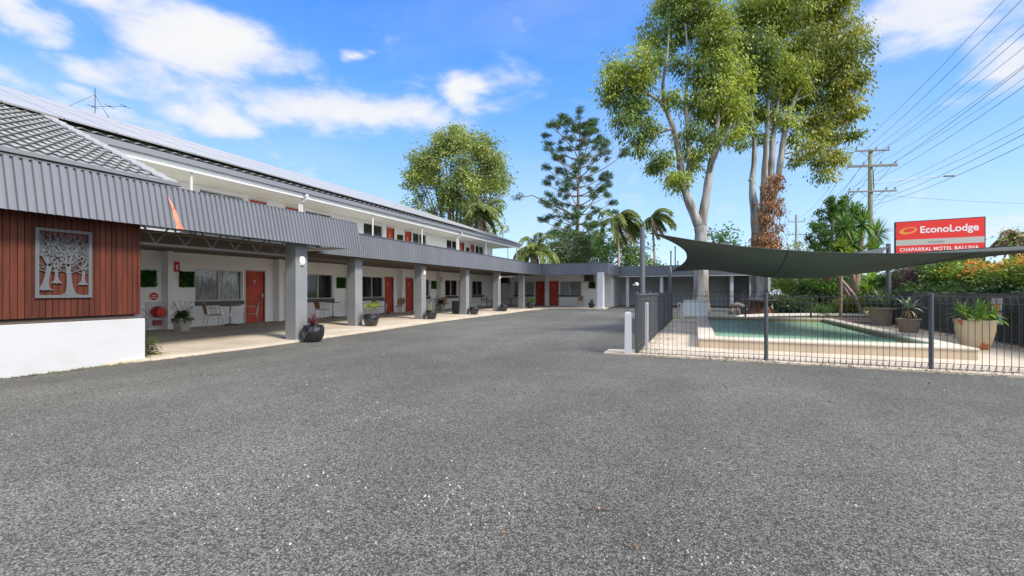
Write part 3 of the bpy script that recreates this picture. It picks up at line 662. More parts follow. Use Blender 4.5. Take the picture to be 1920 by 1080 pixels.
# =============== carport ===============
cp=root('carport',(0,38,0),'grey open carport bays with pale posts behind the pool and gum trees','carport')
b=corr((-6.15,36.0,2.47),(3.95,36.0,2.47),(-6.15,36.03,3.27),(3.95,36.03,3.27),.13,.018,(0,-1,0)); b.build('corrugated_fascia',steel,cp)
MB().box(-6.15,3.95,36.06,36.12,2.49,3.25).box(3.9,3.95,36.0,40.4,2.47,3.25).build('fascia_frame',mat('flashing_grey',(.15,.155,.175),.45,.2),cp)
MB().box(-6.1,3.9,35.93,36.0,2.40,2.46).build('gutter',white_block,cp)
MB().box(-6.15,3.9,36.13,40.3,3.2,3.23).build('roof',steel,cp)
MB().box(-6.15,3.9,36.13,40.3,2.62,2.65).build('ceiling',mat('ceiling_mid',(.34,.34,.33),.8),cp)
MB().box(-6.19,3.9,40.3,40.45,1.15,2.64).build('rear_wall',mat('carport_dark_grey',(.64,.64,.62),.8,col2=(.54,.54,.52),vs=1),cp)
MB().box(-6.19,3.9,40.27,40.46,0,1.15).build('rear_dado',mat('carport_mid_grey',(.70,.70,.69),.8,col2=(.62,.62,.61),vs=1),cp)
MB().box(3.78,3.9,36.3,40.3,0,2.64).build('side_wall',mat('carport_dark_grey',(.16,.16,.16),.8),cp)
for x in (-5.1,-2.5,.05,2.45,3.72): MB().box(x-.11,x+.11,36.15,36.37,0,2.62).build('column',lgrey,cp)
for x in (-2.5,.05,2.45): MB().box(x-.05,x+.05,38.6,40.26,0,2.62).build('bay_divider',mat('divider_grey',(.50,.50,.50),.8),cp)
MB().box(4.55,4.8,35.2,35.45,0,3.2).build('white_post',white_block,cp)
# =============== solar panels ===============
sm=mat('solar_cell_glare',(.335,.33,.315),.36,spec=.6); fm=mat('panel_frame',(.5,.5,.5),.35,.6)  # pale cell base has the sky glare put into its colour
sx_=(-19+13.74); sz_=(7.22-5.20); sl=math.hypot(sx_,sz_); U=Vector((sx_/sl,0,sz_/sl)); Nn=Vector((-U.z*-1,0,-U.x)).normalized(); Nn=Vector((sz_/sl,0,-sx_/sl))
def sp(s,y,h): p=Vector((-13.74,0,5.20))+U*s+Nn*h; return Vector((p.x,y,p.z))
first=None; c0=sp(.45,4.5,.15)
proto=root('solar_panel',c0,'flat glass solar panel in the rows laid along the motel roof','solar panel','solar panels on the motel roof')
PL,PW=1.80,1.0
f=MB(); e=.02
for a,b_,c_,d_ in ((0,PL,0,e),(0,PL,PW-e,PW),(0,e,e,PW-e),(PL-e,PL,e,PW-e)):
    f.obox(c0+U*((a+b_)/2)+Vector((0,(c_+d_)/2,0)),U*((b_-a)/2),Vector((0,(d_-c_)/2,0)),Nn*.02)
f.build('frame',fm,proto)
MB().obox(c0+U*PL/2+Vector((0,PW/2,0)),U*(PL/2-e),Vector((0,PW/2-e,0)),Nn*.014).build('glass',sm,proto)
k=0
for row,(s0,yend) in enumerate(((.06,27.4),(1.88,25.0),(3.70,22.8))):
    y=3.4; i=0
    while y<yend:
        q=sp(s0,y,.15); place(proto,k==0,q,0,('flat solar panel in the lowest row, nearest the gutter of the motel roof','flat solar panel in the middle row on the motel roof','flat solar panel in the top row, just below the motel roof ridge')[row]); k+=1; y+=1.015
# rails below the panels read as a dark gap
# =============== antenna ===============
an=root('tv_antenna',(-19,8.65,7.2),'thin television aerial with guy wires on the motel roof ridge','antenna')
ax,ay,az0=-19,8.28,7.2
b=MB().cyl((ax,ay,az0),(ax,ay,8.25),.012,n=6); b.build('mast',black,an)
MB().tube([(ax,ay,8.02),(ax,ay-.75,7.3)],.006,5).tube([(ax,ay,8.02),(ax,ay+.45,7.25)],.006,5).tube([(ax,ay,8.0),(ax+.4,ay+.3,7.1)],.006,5).build('guy_wire',black,an)
b=MB(); dd=Vector((CT,ST,0)); e0=Vector((ax,ay,7.62)); b.tube([e0-dd*.1,e0+dd*1.05],.006,6)
for t in (-.09,.5,1.03): b.tube([e0+dd*t+Vector((-ST,CT,0))*-.2,e0+dd*t+Vector((-ST,CT,0))*.2],.008,5); b.obox(e0+dd*t,(.018,0,0),(0,.018,0),(0,0,.018))
b.build('boom',black,an)

# =============== artificial hedge squares ===============
def hedge(c,axis,w_,h_,label):
    o=root('artificial_hedge',c,label,'wall hedge','artificial hedge squares on the motel walls')
    n=int(w_*h_*5200); P=np.zeros((n,3)); a=rg.uniform(-w_/2,w_/2,n); z=rg.uniform(-h_/2,h_/2,n); d=rg.uniform(.0,.05,n); D=rg.normal(size=(n,3))
    if axis=='x': P[:,0]=d;P[:,1]=a;P[:,2]=z;D[:,0]=np.abs(D[:,0])+.5
    else: P[:,0]=a;P[:,1]=-d;P[:,2]=z;D[:,1]=-np.abs(D[:,1])-.5
    P+=np.array(c); V,F=leaves(P,D,.05,.032); npmesh('foliage',V,F,lf_hedge,o)
    b=MB()
    if axis=='x': b.box(c[0]-.01,c[0]+.012,c[1]-w_/2,c[1]+w_/2,c[2]-h_/2,c[2]+h_/2)
    else: b.box(c[0]-w_/2,c[0]+w_/2,c[1]-.012,c[1]+.01,c[2]-h_/2,c[2]+h_/2)
    b.build('backing_mat',mat('hedge_mat',(.015,.035,.008),.9),o)
X1=-15.985
hedge((X1,8.20,1.68),'x',.62,.52,'green hedge square nearest the timber screen above the fire hose')
hedge((X1,9.43,1.68),'x',.46,.52,'green hedge square between fire extinguisher sign and first window')
hedge((X1,16.45,1.68),'x',.55,.52,'green hedge square left of the second grey column, right of a window')
hedge((X1,24.62,1.68),'x',.52,.52,'green hedge square between third and fourth grey columns under the canopy')
hedge((X1,21.06,4.25),'x',.48,.62,'upper floor green hedge square between the middle pair of red doors')
hedge((X1,29.28,4.25),'x',.42,.62,'upper floor green hedge square between the farthest pair of red doors')
hedge((-7.75,35.18,1.75),'y',.52,.52,'green hedge square on the rear wing wall beside pale column')

# =============== signs on the wall, hose reel, lights, aircon ===============
def plate_x(name,lab,cat,c,w_,h_,m,fn=None,group=None):
    o=root(name,c,lab,cat,group); MB().box(c[0],c[0]+.008,c[1]-w_/2,c[1]+w_/2,c[2]-h_/2,c[2]+h_/2).build('board',m,o)
    if fn: fn(o,c)
    return o
def ext(o,c):
    x=c[0]+.0085
    b=MB().box(x,x+.003,c[1]-.022,c[1]+.022,c[2]-.10,c[2]+.05).box(x,x+.003,c[1]-.01,c[1]+.01,c[2]+.05,c[2]+.08).box(x,x+.003,c[1]+.01,c[1]+.04,c[2]+.065,c[2]+.08); b.build('symbol',whitep,o)
plate_x('fire_sign','red fire extinguisher sign high on wall above first window area','sign',(-15.99,9.13,2.10),.17,.34,red,ext,'red fire signs')
plate_x('fire_sign','small red fire sign between the third and fourth grey columns','sign',(-15.64,25.05,2.05),.15,.30,red,ext,'red fire signs')
o=root('hose_sign',(-15.99,8.45,1.10),'round red and white hose reel sign on the white wall','sign')
bm_=MB(); bm_.tube([(-15.99,8.45,1.12),(-15.98,8.45,1.12)],.125,20); bm_.build('disc',red,o)
MB().box(-15.979,-15.976,8.36,8.54,1.07,1.09).box(-15.979,-15.976,8.38,8.52,1.14,1.155).build('band',whitep,o)
o=root('fire_hose',(-15.9,8.5,.5),'red fire hose reel with coiled hose under the round sign','fire hose')
b=MB()
for k in range(3): 
    pts=[(-15.9+.05*k,8.5+.15*math.cos(a/12*6.283),.62+.15*math.sin(a/12*6.283)) for a in range(13)]; b.tube(pts,.03,8)
b.build('hose_coil',mat('hose_red',(.45,.02,.02),.5),o)
MB().tube([(-15.93,8.5,.62),(-15.70,8.5,.62)],.09,16).tube([(-15.71,8.5,.62),(-15.69,8.5,.62)],.14,20).build('reel',red,o)
MB().box(-15.98,-15.85,8.4,8.6,.2,.36).build('nozzle_box',mat('dull_red',(.35,.04,.04),.5),o)
MB().box(-15.985,-15.96,8.22,8.80,.12,.94).build('backplate',mat('backplate_grey',(.60,.60,.59),.5),o)
ol=MB
def light(c,lab):
    o=root('wall_light',c,lab,'wall light','bulkhead lights on the columns')
    x,y,z=c; b=MB(); n=8; i0=0
    for k in range(n+1):
        t=k/n*math.pi/2; ring=[]
        for j in range(18): a=j/18*2*math.pi; b.v.append((x+.075*math.sin(t),y+.085*math.cos(a)*math.cos(t)*1.0,z+.13*math.sin(a)*math.cos(t)))
    for k in range(n):
        for j in range(18): a=k*18+j; c_=k*18+(j+1)%18; b.f.append((a,c_,c_+18,a+18))
    b.build('diffuser',mat('opal_diffuser',(.80,.78,.70),.35),o,smooth=True); MB().box(x-.02,x+.006,y-.07,y+.07,z-.11,z+.11).build('base',whitep,o)
light((-9.30,8.24,2.06),'cream oval bulkhead light on the nearest and widest grey column')
light((-11.05,16.27,2.10),'small oval light on the third grey column from the left')
light((-11.05,24.33,2.12),'small oval light on the fifth grey column, next to a black pot')
def aircon(c,lab):
    o=root('air_conditioner',c,lab,'air conditioner','black air conditioners on brackets')
    x,y,z=c; MB().box(x-.38,x+.38,y-.15,y+.15,z-.25,z+.25).build('casing',mat('ac_casing',(.06,.06,.06),.5),o,bevel=.02)
    MB().tube([(x-.1,y-.16,z),(x-.1,y-.152,z)],.2,20).build('fan_grille',black,o)
    MB().box(x-.42,x-.36,y-.2,y+.15,z-.32,z-.27).build('bracket',black,o); MB().box(x+.36,x+.42,y-.2,y+.15,z-.32,z-.27).build('bracket',black,o); MB().tube([(x+.3,y+.1,z-.27),(x+.3,y+.15,z-.9)],.02,6).build('drain_pipe',black,o)
aircon((-15.35,34.95,2.2),'black air conditioner unit on the white wall between the two far grey columns')
aircon((-7.95,34.95,2.30),'black air conditioner unit under the canopy above rear hedge square')
# pennant
o=root('pennant',(-8.94,5.1,2.5),'narrow orange red pennant strip hanging on the corrugated canopy','pennant')
b=MB(); P0=[(XT+.05,5.02,3.02),(XT+.055,5.04,3.02)]
V=[]; rows=8
for k in range(rows+1):
    t=k/rows; z=3.06-.60*t; x=XT+(XB-XT)*(.27+.73*t)+.035+.02*math.sin(t*5); w_=.006+.115*t
    b.v+= [(x,5.03+.10*t-w_*.2,z),(x+.03*t,5.03+.10*t+w_*.5,z),(x,5.03+.10*t+w_,z-.01)]
for k in range(rows):
    for j in (0,1): a=3*k+j; b.f.append((a,a+1,a+4,a+3))
b.build('cloth',mat('orange_red_cloth',(.72,.13,.06),.7,col2=(.80,.35,.22),vs=4),o)

# =============== furniture ===============
wick=mat('tan_wicker',(.42,.25,.12),.7,col2=(.26,.14,.06),vs=60,bump=.6,bs=90)
def mk_chair():
    o=root('bistro_chair',(0,0,0),'tan woven chair with bright aluminium arms','chair','woven bistro chairs by the room doors')
    # facing +X
    b=MB(); r=.0125
    for s in (-1,1):
        y=s*.25
        b.tube([(.22,y,0),(.20,y,.42),(.19,y,.60),(.12,y,.665),(-.02,y,.675),(-.17,y*.92,.66)],r,8)
        b.tube([(-.26,y*.95,0),(-.19,y*.9,.42),(-.22,y*.86,.62),(-.27,y*.80,.80)],r,8)
        b.tube([(.20,y,.415),(-.19,y*.9,.415)],r*.8,6)
    b.tube([(.2,-.25,.415),(.2,.25,.415)],r*.8,6)
    b.tube([(-.27,-.2,.80),(-.29,-.1,.83),(-.29,.1,.83),(-.27,.2,.80)],r,8)
    b.build('frame',alu,o,smooth=True)
    s=MB(); 
    for i in range(6):
        for j in range(2): pass
    prof=[(.23,.415),(.20,.44),(.05,.435),(-.12,.43),(-.2,.435)]
    for i in range(len(prof)-1):
        (xa,za),(xb,zb)=prof[i],prof[i+1]; s.add([(xa,-.22,za),(xa,.22,za),(xb,.21,zb),(xb,-.21,zb),(xa,-.22,za-.02),(xa,.22,za-.02),(xb,.21,zb-.02),(xb,-.21,zb-.02)],[(0,1,2,3),(4,7,6,5),(0,4,5,1),(1,5,6,2),(3,2,6,7),(0,3,7,4)])
    s.build('seat',wick,o)
    s=MB()
    for k in range(6):
        z0_,z1_=.47+k*.058,.47+(k+1)*.058
        for j in range(6):
            ya,yb=-.20+j*.4/6,-.20+(j+1)*.4/6
            f=lambda y,z:(-.185-.27*(z-.42)-.03*(1-(y/.2)**2),y,z)
            s.quad(f(ya,z0_),f(yb,z0_),f(yb,z1_),f(ya,z1_)); s.quad(*[ (p[0]-.015,p[1],p[2]) for p in (f(ya,z1_),f(yb,z1_),f(yb,z0_),f(ya,z0_))])
    s.build('backrest',wick,o); return o
ch=mk_chair()
chs=[((-15.05,9.72),70,'tan woven chair left of the table under the first window'),
 ((-14.9,10.95),-125,'tan woven chair beside the nearest red door'),
 ((-15.1,14.45),75,'tan woven chair left of the table, seen just right of the widest column'),
 ((-14.85,16.0),-35,'tan woven chair with its back to us below a hedge square, left of second column'),
 ((-15.1,18.15),70,'tan woven chair half hidden behind the pot plant right of second column'),
 ((-14.75,19.45),-65,'tan woven chair in front of the red door right of second column'),
 ((-15.0,24.45),-40,'tan woven chair just right of the third grey column'),
 ((-8.55,34.4),-85,'lone tan woven chair against the rear wing wall'),
 ((-15.2,7.5),20,'tan woven chair partly hidden behind end of the timber screen')]
for i,((x,y),a,lab) in enumerate(chs): place(ch,i==0,(x,y,G),R(a),lab)
def mk_table():
    o=root('bistro_table',(0,0,0),'small table','table','small round tables by the rooms')
    b=MB().lathe((0,0,.70),[(.30,0),(.34,.008),(.34,.022),(.30,.03)],28); b.build('tabletop',mat('dark_tabletop',(.10,.085,.08),.4),o)
    MB().cyl((0,0,.03),(0,0,.70),.028,n=12).build('pedestal',alu,o,smooth=True)
    b=MB()
    for k in range(4): a=k*math.pi/2+.5; b.tube([(0,0,.06),(.15*math.cos(a),.15*math.sin(a),.045),(.27*math.cos(a),.27*math.sin(a),.015)],[.028,.02,.014],8)
    b.build('base',mat('cast_dark',(.08,.08,.085),.5,.4),o); return o
tb=mk_table()
for i,((x,y),lab) in enumerate((((-15.2,10.4),'round dark table between the chairs under the first window'),((-15.25,15.2),'round dark table under the second window, right of widest column'),((-15.2,18.85),'round dark table under the third window between second and third columns'),((-15.2,23.6),'round dark table hidden mostly by the third grey column'))):
    place(tb,i==0,(x,y,G),.3*i,lab)
# wrought iron set between columns four and five
o=root('iron_bench',(-14.8,29.9,G),'dark wrought iron seat with scrolled back between fourth and fifth columns','bench')
b=MB(); cx,cy=-14.75,30.5
for s in (0,1.0): b.tube([(cx,cy-.5+s,G),(cx,cy-.5+s,.62)],.016,6).tube([(cx-.42,cy-.5+s,G),(cx-.45,cy-.5+s,.86)],.016,6).tube([(cx,cy-.5+s,.62),(cx-.44,cy-.5+s,.64)],.016,6)
b.build('legs',black,o)
MB().box(cx-.42,cx,cy-.5,cy+.5,.42,.445).build('seat',black,o)
b=MB(); b.tube([(cx-.45,cy-.5,.84),(cx-.45,cy,.92),(cx-.45,cy+.5,.84)],.014,6)
for k in range(5):
    yy=cy-.4+k*.2; b.tube([(cx-.45,yy+.08*math.cos(a*.52),.64+.10*math.sin(a*.52)) for a in range(13)],.009,5)
b.build('backrest',black,o)
o=root('side_table',(-14.3,33.6,G),'small dark red table on a single leg near the far column','table')
MB().lathe((-14.15,33.4,.62),[(.38,0),(.38,.035)],20).build('tabletop',mat('dark_red_wood',(.12,.03,.025),.5),o); MB().cyl((-14.15,33.4,G),(-14.15,33.4,.62),.04,n=8).lathe((-14.15,33.4,G),[(.2,0),(.18,.04)],14).build('leg',mat('dark_red_wood',(.12,.03,.025),.5),o)
# bin
o=root('litter_bin',(-12.0,20.65,G),'black cylindrical bin standing beside the fourth grey column','bin')
b=MB().lathe((-12.0,20.68,G),[(.19,0),(.205,.02),(.215,.6),(.225,.61),(.225,.66),(.20,.665)],24); b.build('body',mat('bin_black',(.03,.03,.035),.45),o,smooth=False); MB().lathe((-12.0,20.68,.722),[(.2,0),(.17,.02)],24).build('lid',black,o)

# =============== pots along the columns ===============
def pot_round(c,r=.26,h=.40,m=glaze,par=None):
    b=MB().lathe(c,[(r*.55,0),(r*.72,.02),(r*.93,h*.35),(r,h*.62),(r*.97,h*.85),(r*.88,h*.96),(r*.94,h),(r*.84,h),(r*.8,h*.9)],28)
    o=b.build('pot',m,par,smooth=True); MB().lathe((c[0],c[1],c[2]+h*.86),[(r*.8,0),(r*.1,.01)],20).build('soil',soil,o); return o
def potted(c,lab,fn,r=.26,h=.40,m=glaze,g='glazed black pots beside the columns'):
    o=root('potted_plant',c,lab,'pot plant',g); pot_round(c,r,h,m,o); fn(o,Vector((c[0],c[1],c[2]+h*.88))); return o
def f_cord(o,p): V,F=rosette(p,60,.36,.035,.35,25,88); bladeobj('leaves',V,F,lf_purple,o)
def f_succ(o,p):
    b=MB()
    for k in range(7): a=rg.uniform(0,6.28); b.tube([p,p+Vector((.08*math.cos(a),.08*math.sin(a),.16)),p+Vector((.2*math.cos(a),.2*math.sin(a),.30))],.007,5)
    b.build('stems',bark_dk,o)
    V,F=foliage([(p+Vector((0,0,.34)),(.26,.26,.10),1)],26,16,.05,.055,.035,.0,.3); npmesh('leaves',V,F,lf_yg,o)
def f_cact(o,p):
    for k in range(9):
        a=rg.uniform(0,6.28); q=p+Vector((.1*math.cos(a),.1*math.sin(a),0)); MB().tube([q,q+Vector((.04*math.cos(a),.04*math.sin(a),rg.uniform(.15,.42)))],[.02,.013],6).build('stem',mat('cactus_green',(.13,.17,.07),.6),o)
def f_grass(o,p): V,F=rosette(p,70,.26,.012,.5,30,88); bladeobj('leaves',V,F,lf_agave,o)
def f_twig(o,p):
    b=MB()
    for k in range(6): a=rg.uniform(0,6.28); b.tube([p,p+Vector((.12*math.cos(a),.12*math.sin(a),.2))],.006,5)
    b.build('twigs',bark_dk,o)
def f_bush(o,p): V,F=foliage([(p+Vector((0,.1,.2)),(.26,.26,.2),1)],40,16,.06,.07,.04,.1); npmesh('leaves',V,F,lf_mid,o)
def f_wavy(o,p): V,F=rosette(p,34,.50,.09,.7,10,85); bladeobj('leaves',V,F,leafm('grey_purple_leaves',(.14,.12,.10),(.08,.06,.05),vs=3),o)
potted((-8.98,8.30,.0),'black glazed pot with spiky purple red plant at the widest grey column',f_cord,.27,.42)
potted((-10.55,12.28,G),'black glazed pot with yellow green leggy succulent at the second column',f_succ,.27,.42)
potted((-10.68,16.28,G),'black glazed pot with thin upright cactus stems at the third column',f_cact,.25,.40)
potted((-10.72,20.35,G),'black glazed pot with short grey green tuft at the fourth column',f_grass,.26,.40)
potted((-10.72,24.2,G),'black glazed pot with a few bare twigs at the fifth column',f_twig,.25,.40)
potted((-10.75,28.9,G),'black glazed pot with rounded green bush at the farthest column',f_bush,.26,.42)
potted((-7.0,31.6,G),'dark pot with wavy brownish leaves beside the rear wing pale column',f_wavy,.24,.34)
def sqpot(c,lab,s=1,fl=0):
    o=root('square_planter',c,lab,'planter','square tapered stone planters')
    b=MB().sqlathe(c,[(.15*s,0),(.22*s,.42*s),(.235*s,.43*s),(.235*s,.47*s),(.20*s,.47*s),(.19*s,.43*s)],.12); q=b.build('pot',mat('stone_planter',(.40,.36,.31),.8,col2=(.32,.29,.25),vs=4),o)
    p=Vector(c)+Vector((0,0,.44*s)); V,F=rosette(p,260,.46*s,.065,1.0,0,75); bladeobj('leaves',V,F,lf_dark,o)
    b=MB(); n=14; PP=[]
    for k in range(n):
        a=rg.uniform(0,6.28); t=p+Vector((.30*math.cos(a),.30*math.sin(a),rg.uniform(.38,.62)))*s; b.tube([p,(p+t)/2+Vector((0,0,.08)),t],.004,4); PP+= [np.array(t)+rg.normal(size=3)*.02 for _ in range(9)]
    b.build('flower_stems',lf_agave,o); PP=np.array(PP); V,F=leaves(PP,rg.normal(size=PP.shape),.035,.02); npmesh('flowers',V,F,mat('white_petals',(.62,.6,.55) if fl else (.33,.32,.3),.8),o)
sqpot((-14.55,8.45,G),'square stone planter with dark strappy leaves under the fire sign',.86)
sqpot((-14.4,23.0,G),'square planter with white flowers in front of wall right of the third column',.95,1)
# strappy plant at the end of the low wall
o=root('lily_plant',(-9.75,4.98,0),'green strap leaved plant poking out at the end of the low white wall','plant')
V,F=rosette((-9.85,5.0,.08),26,.62,.045,.5,-5,70,(-30,120)); bladeobj('leaves',V,F,lf_mid,o)
V,F=foliage([((-9.7,5.0,.2),(.12,.12,.2),1)],14,12,.05,.10,.03,.3); npmesh('dead_leaves',V,F,mat('dark_dead_leaf',(.05,.03,.02),.8),o)
# =============== pool ===============
pl=root('swimming_pool',(2.4,15,0),'raised in-ground swimming pool with cream coping and tan rendered sides','pool')
PX0,PX1,PY0,PY1=.04,4.75,10.6,19.9; IX0,IX1,IY0,IY1=.42,4.38,11.15,19.55
b=MB(); z0,z1=.03,.205
b.quad((PX0+.02,PY0+.02,z0),(PX1-.02,PY0+.02,z0),(PX1-.02,PY0+.02,z1),(PX0+.02,PY0+.02,z1)); b.quad((PX0+.02,PY1,z0),(PX0+.02,PY0+.02,z0),(PX0+.02,PY0+.02,z1),(PX0+.02,PY1,z1)); b.quad((PX1-.02,PY0+.02,z0),(PX1-.02,PY1,z0),(PX1-.02,PY1,z1),(PX1-.02,PY0+.02,z1))
b.build('outer_wall',poolwall,pl)
b=MB(); t0,t1=.205,.25
b.box(PX0,PX1,PY0,IY0,t0,t1).box(PX0,PX1,IY1,PY1,t0,t1).box(PX0,IX0,IY0,IY1,t0,t1).box(IX1,PX1,IY0,IY1,t0,t1)
b.build('coping',coping,pl,bevel=.012)
b=MB(); dp=-1.25
b.quad((IX0,IY1,t0),(IX1,IY1,t0),(IX1,IY1,dp),(IX0,IY1,dp)).quad((IX0,IY0,t0),(IX0,IY1,t0),(IX0,IY1,dp),(IX0,IY0,dp)).quad((IX1,IY0,dp),(IX1,IY1,dp),(IX1,IY1,t0),(IX1,IY0,t0)).quad((IX0,IY0,dp),(IX1,IY0,dp),(IX1,IY0,t0),(IX0,IY0,t0)).quad((IX0,IY0,dp),(IX0,IY1,dp),(IX1,IY1,dp),(IX1,IY0,dp))
b.build('basin',mat('pool_plaster_green',(.46,.80,.58),.8,col2=(.34,.70,.48),vs=1.5),pl)
b=MB(); e=.006
b.box(IX0+.001,IX1-.001,IY1-e-.01,IY1-e,.03,.2).box(IX0+.001,IX0+e,IY0,IY1-.02,.03,.2).box(IX1-e,IX1-.001,IY0,IY1-.02,.03,.2)
b.build('waterline_band',mat('waterline_tan',(.36,.27,.12),.6,col2=(.24,.18,.08),vs=4,vt=(1,1,3)),pl)
# water surface
m=bpy.data.materials.new('pool_water'); m.use_nodes=True; n=m.node_tree.nodes; l=m.node_tree.links; pb=n['Principled BSDF']
pb.inputs['Base Color'].default_value=(.44,.74,.50,1); pb.inputs['Roughness'].default_value=.03; pb.inputs['IOR'].default_value=1.33
tr=n.new('ShaderNodeBsdfTransparent'); tr.inputs[0].default_value=(.75,.95,.85,1); gl=n.new('ShaderNodeBsdfGlossy'); gl.inputs['Roughness'].default_value=.02; gl.inputs[0].default_value=(.8,.8,.8,1)
fr=n.new('ShaderNodeFresnel'); fr.inputs[0].default_value=1.33; ms=n.new('ShaderNodeMixShader'); m2=n.new('ShaderNodeMixShader'); m2.inputs[0].default_value=.65
pb.inputs['Specular IOR Level'].default_value=0
l.new(tr.outputs[0],m2.inputs[1]); l.new(pb.outputs[0],m2.inputs[2])
frm=n.new('ShaderNodeMath'); frm.operation='MULTIPLY'; l.new(fr.outputs[0],frm.inputs[0]); frm.inputs[1].default_value=.75
l.new(frm.outputs[0],ms.inputs[0]); l.new(m2.outputs[0],ms.inputs[1]); l.new(gl.outputs[0],ms.inputs[2]); l.new(ms.outputs[0],n['Material Output'].inputs[0])
tcn=n.new('ShaderNodeTexCoord'); mpp=n.new('ShaderNodeMapping'); mpp.inputs['Scale'].default_value=(1,1.6,1); l.new(tcn.outputs['Object'],mpp.inputs[0])
nz=n.new('ShaderNodeTexNoise'); nz.inputs['Scale'].default_value=4.2; nz.inputs['Detail'].default_value=5; nz.inputs['Distortion'].default_value=.8; l.new(mpp.outputs[0],nz.inputs['Vector'])
bp=n.new('ShaderNodeBump'); bp.inputs['Strength'].default_value=.7; bp.inputs['Distance'].default_value=.07; l.new(nz.outputs[0],bp.inputs['Height'])
for q in (pb,gl,fr): l.new(bp.outputs[0],q.inputs['Normal'])
o=MB().quad((IX0,IY0,.125),(IX1,IY0,.125),(IX1,IY1,.125),(IX0,IY1,.125)).build('water',m); tag(o,kind='structure')

# =============== pool fences ===============
def fence(name_lab,P,Q,zb,nposts,posts=None,pitch=.078,inside=(0,1),wm=wiremat,wr=.0042,pm_=charcoal,pr=.034):
    P=Vector((*P,0)); Q=Vector((*Q,0)); o=root('pool_fence',((P.x+Q.x)/2,(P.y+Q.y)/2,0),name_lab,'pool fence','pool fence runs')
    d=(Q-P); Ln=d.length; d.normalize(); nn=Vector((inside[0],inside[1],0))
    ts=posts if posts else [Ln*k/(nposts-1) for k in range(nposts)]
    for t in ts:
        p=P+d*t; MB().tube([p+Vector((0,0,zb)),p+Vector((0,0,zb+1.235))],pr,8).lathe((p.x,p.y,zb+1.235),[(pr*1.15,0),(pr*1.1,.012),(pr*.4,.02)],10).build('post',pm_,o,smooth=False)
    cuts=sorted({0,Ln,*ts}); h=1.21
    for k in range(len(cuts)-1):
        a,c_=cuts[k]+.03,cuts[k+1]-.03; n=max(1,int((c_-a)/pitch)); b=MB()
        for i in range(n+1):
            p=P+d*(a+(c_-a)*i/n); z=lambda hh,off=0: tuple(p+nn*off+Vector((0,0,zb+hh)))
            b.tube([z(.13,.0),z(.04,.055),z(.025,.0),z(h-.12,0),z(h,0),z(h-.02,.05),z(h-.13,.0)],wr,4,cap=False)
        for hh,off in ((.04,.055),(.13,0),(h-.12,0),(h-.005,0),(h-.02,.05)):
            b.tube([P+d*a+nn*off+Vector((0,0,zb+hh)),P+d*c_+nn*off+Vector((0,0,zb+hh))],wr*1.25,4,cap=False)
        b.build('wire_panel',wm,o)
    return o
fence('front run of dark looped wire pool fence facing the car park',(-1.12,9.16),(6.85,9.16),.0,4,posts=[2.30,4.63,6.96],pitch=.082)
fence('left run of dark wire pool fence beside the car park',(-1.12,9.2),(-1.0,20.5),.02,5,posts=[.02,2.4,4.8,7.2,9.4,11.3],inside=(1,0),pitch=.07,wr=.006,wm=mat('fence_wire_grey',(.11,.115,.12),.5,.2))
fence('rear run of dark wire pool fence behind the water',(-1.0,20.6),(6.85,20.6),.06,5,posts=[.02,2.9,5.2,7.8],inside=(0,-1),pitch=.10)
fence('right run of dark wire pool fence in front of the flowering hedge',(6.88,9.2),(6.85,20.5),.02,6,inside=(-1,0),pitch=.055,wr=.008,wm=mat('fence_wire_grey',(.11,.115,.12),.5,.2))
o=root('fence_backing',(7.0,14.6,0),'dark grey boarded fence behind the right side pool fence','fence')
b=MB(); y=8.2
while y<20.6: b.box(7.02,7.05,y,y+.145,.03,1.10); y+=.15
b.build('boards',mat('dark_board',(.05,.053,.055),.6,island=.25),o); MB().box(7.05,7.09,8.2,20.7,.2,.28).box(7.05,7.09,8.2,20.7,.9,.98).build('rail',black,o)
o=root('bollard_post',(-1.27,9.12,0),'white painted square post at the near left corner of the pool fence','post')
b=MB().sqlathe((-1.27,9.1,0),[(.068,0),(.062,.82),(.055,.86),(.02,.87)],.1); b.build('shaft',white_block,o)
o=root('gate_latch_post',(-1.16,9.55,0),'thin black gate latch post with pale knob at the pool gate','gate latch')
MB().box(-1.18,-1.13,9.5,9.55,.02,1.40).build('post',black,o); MB().lathe((-1.155,9.52,1.40),[(.03,0),(.045,.02),(.04,.06),(.015,.075)],12).box(-1.23,-1.155,9.51,9.535,1.41,1.44).build('knob',mat('pale_knob',(.55,.56,.56),.4),o)
o=root('short_white_post',(-.98,9.62,0),'short thin white post just inside the pool gate','post')
MB().sqlathe((-.97,9.75,.03),[(.03,0),(.03,1.0),(.012,1.02)],0).build('shaft',white_block,o)

# =============== shade sail ===============
A=np.array([-1.2,13.27,2.98]);B_=np.array([-.95,20.3,2.151]);C_=np.array([6.638,20.454,2.942]);D_=np.array([8.1,11.39,2.218])
p_=(.093,.035,.211,.025,.498,.416,.197,.16)
def sail_pt(s,t):
    s2=s+4*t*(1-t)*(p_[0]*(1-s)**2-p_[2]*s**2); t2=t+4*s*(1-s)*(p_[1]*(1-t)**2-p_[3]*t**2)
    P=A*((1-s2)*(1-t2))+D_*(s2*(1-t2))+B_*((1-s2)*t2)+C_*(s2*t2); P[2]-=p_[4]*16*s*(1-s)*t*(1-t)+p_[5]*4*s*(1-s)*(1-t)+p_[6]*4*t*(1-t)*s+p_[7]*4*s*(1-s)*t; return P
ss=root('shade_sail',tuple((A+C_)/2),'dark green grey fabric shade sail stretched over the pool','shade sail')
n=40; V=np.array([sail_pt(i/n,j/n) for i in range(n+1) for j in range(n+1)]); F=np.array([(i*(n+1)+j,(i+1)*(n+1)+j,(i+1)*(n+1)+j+1,i*(n+1)+j+1) for i in range(n) for j in range(n)])
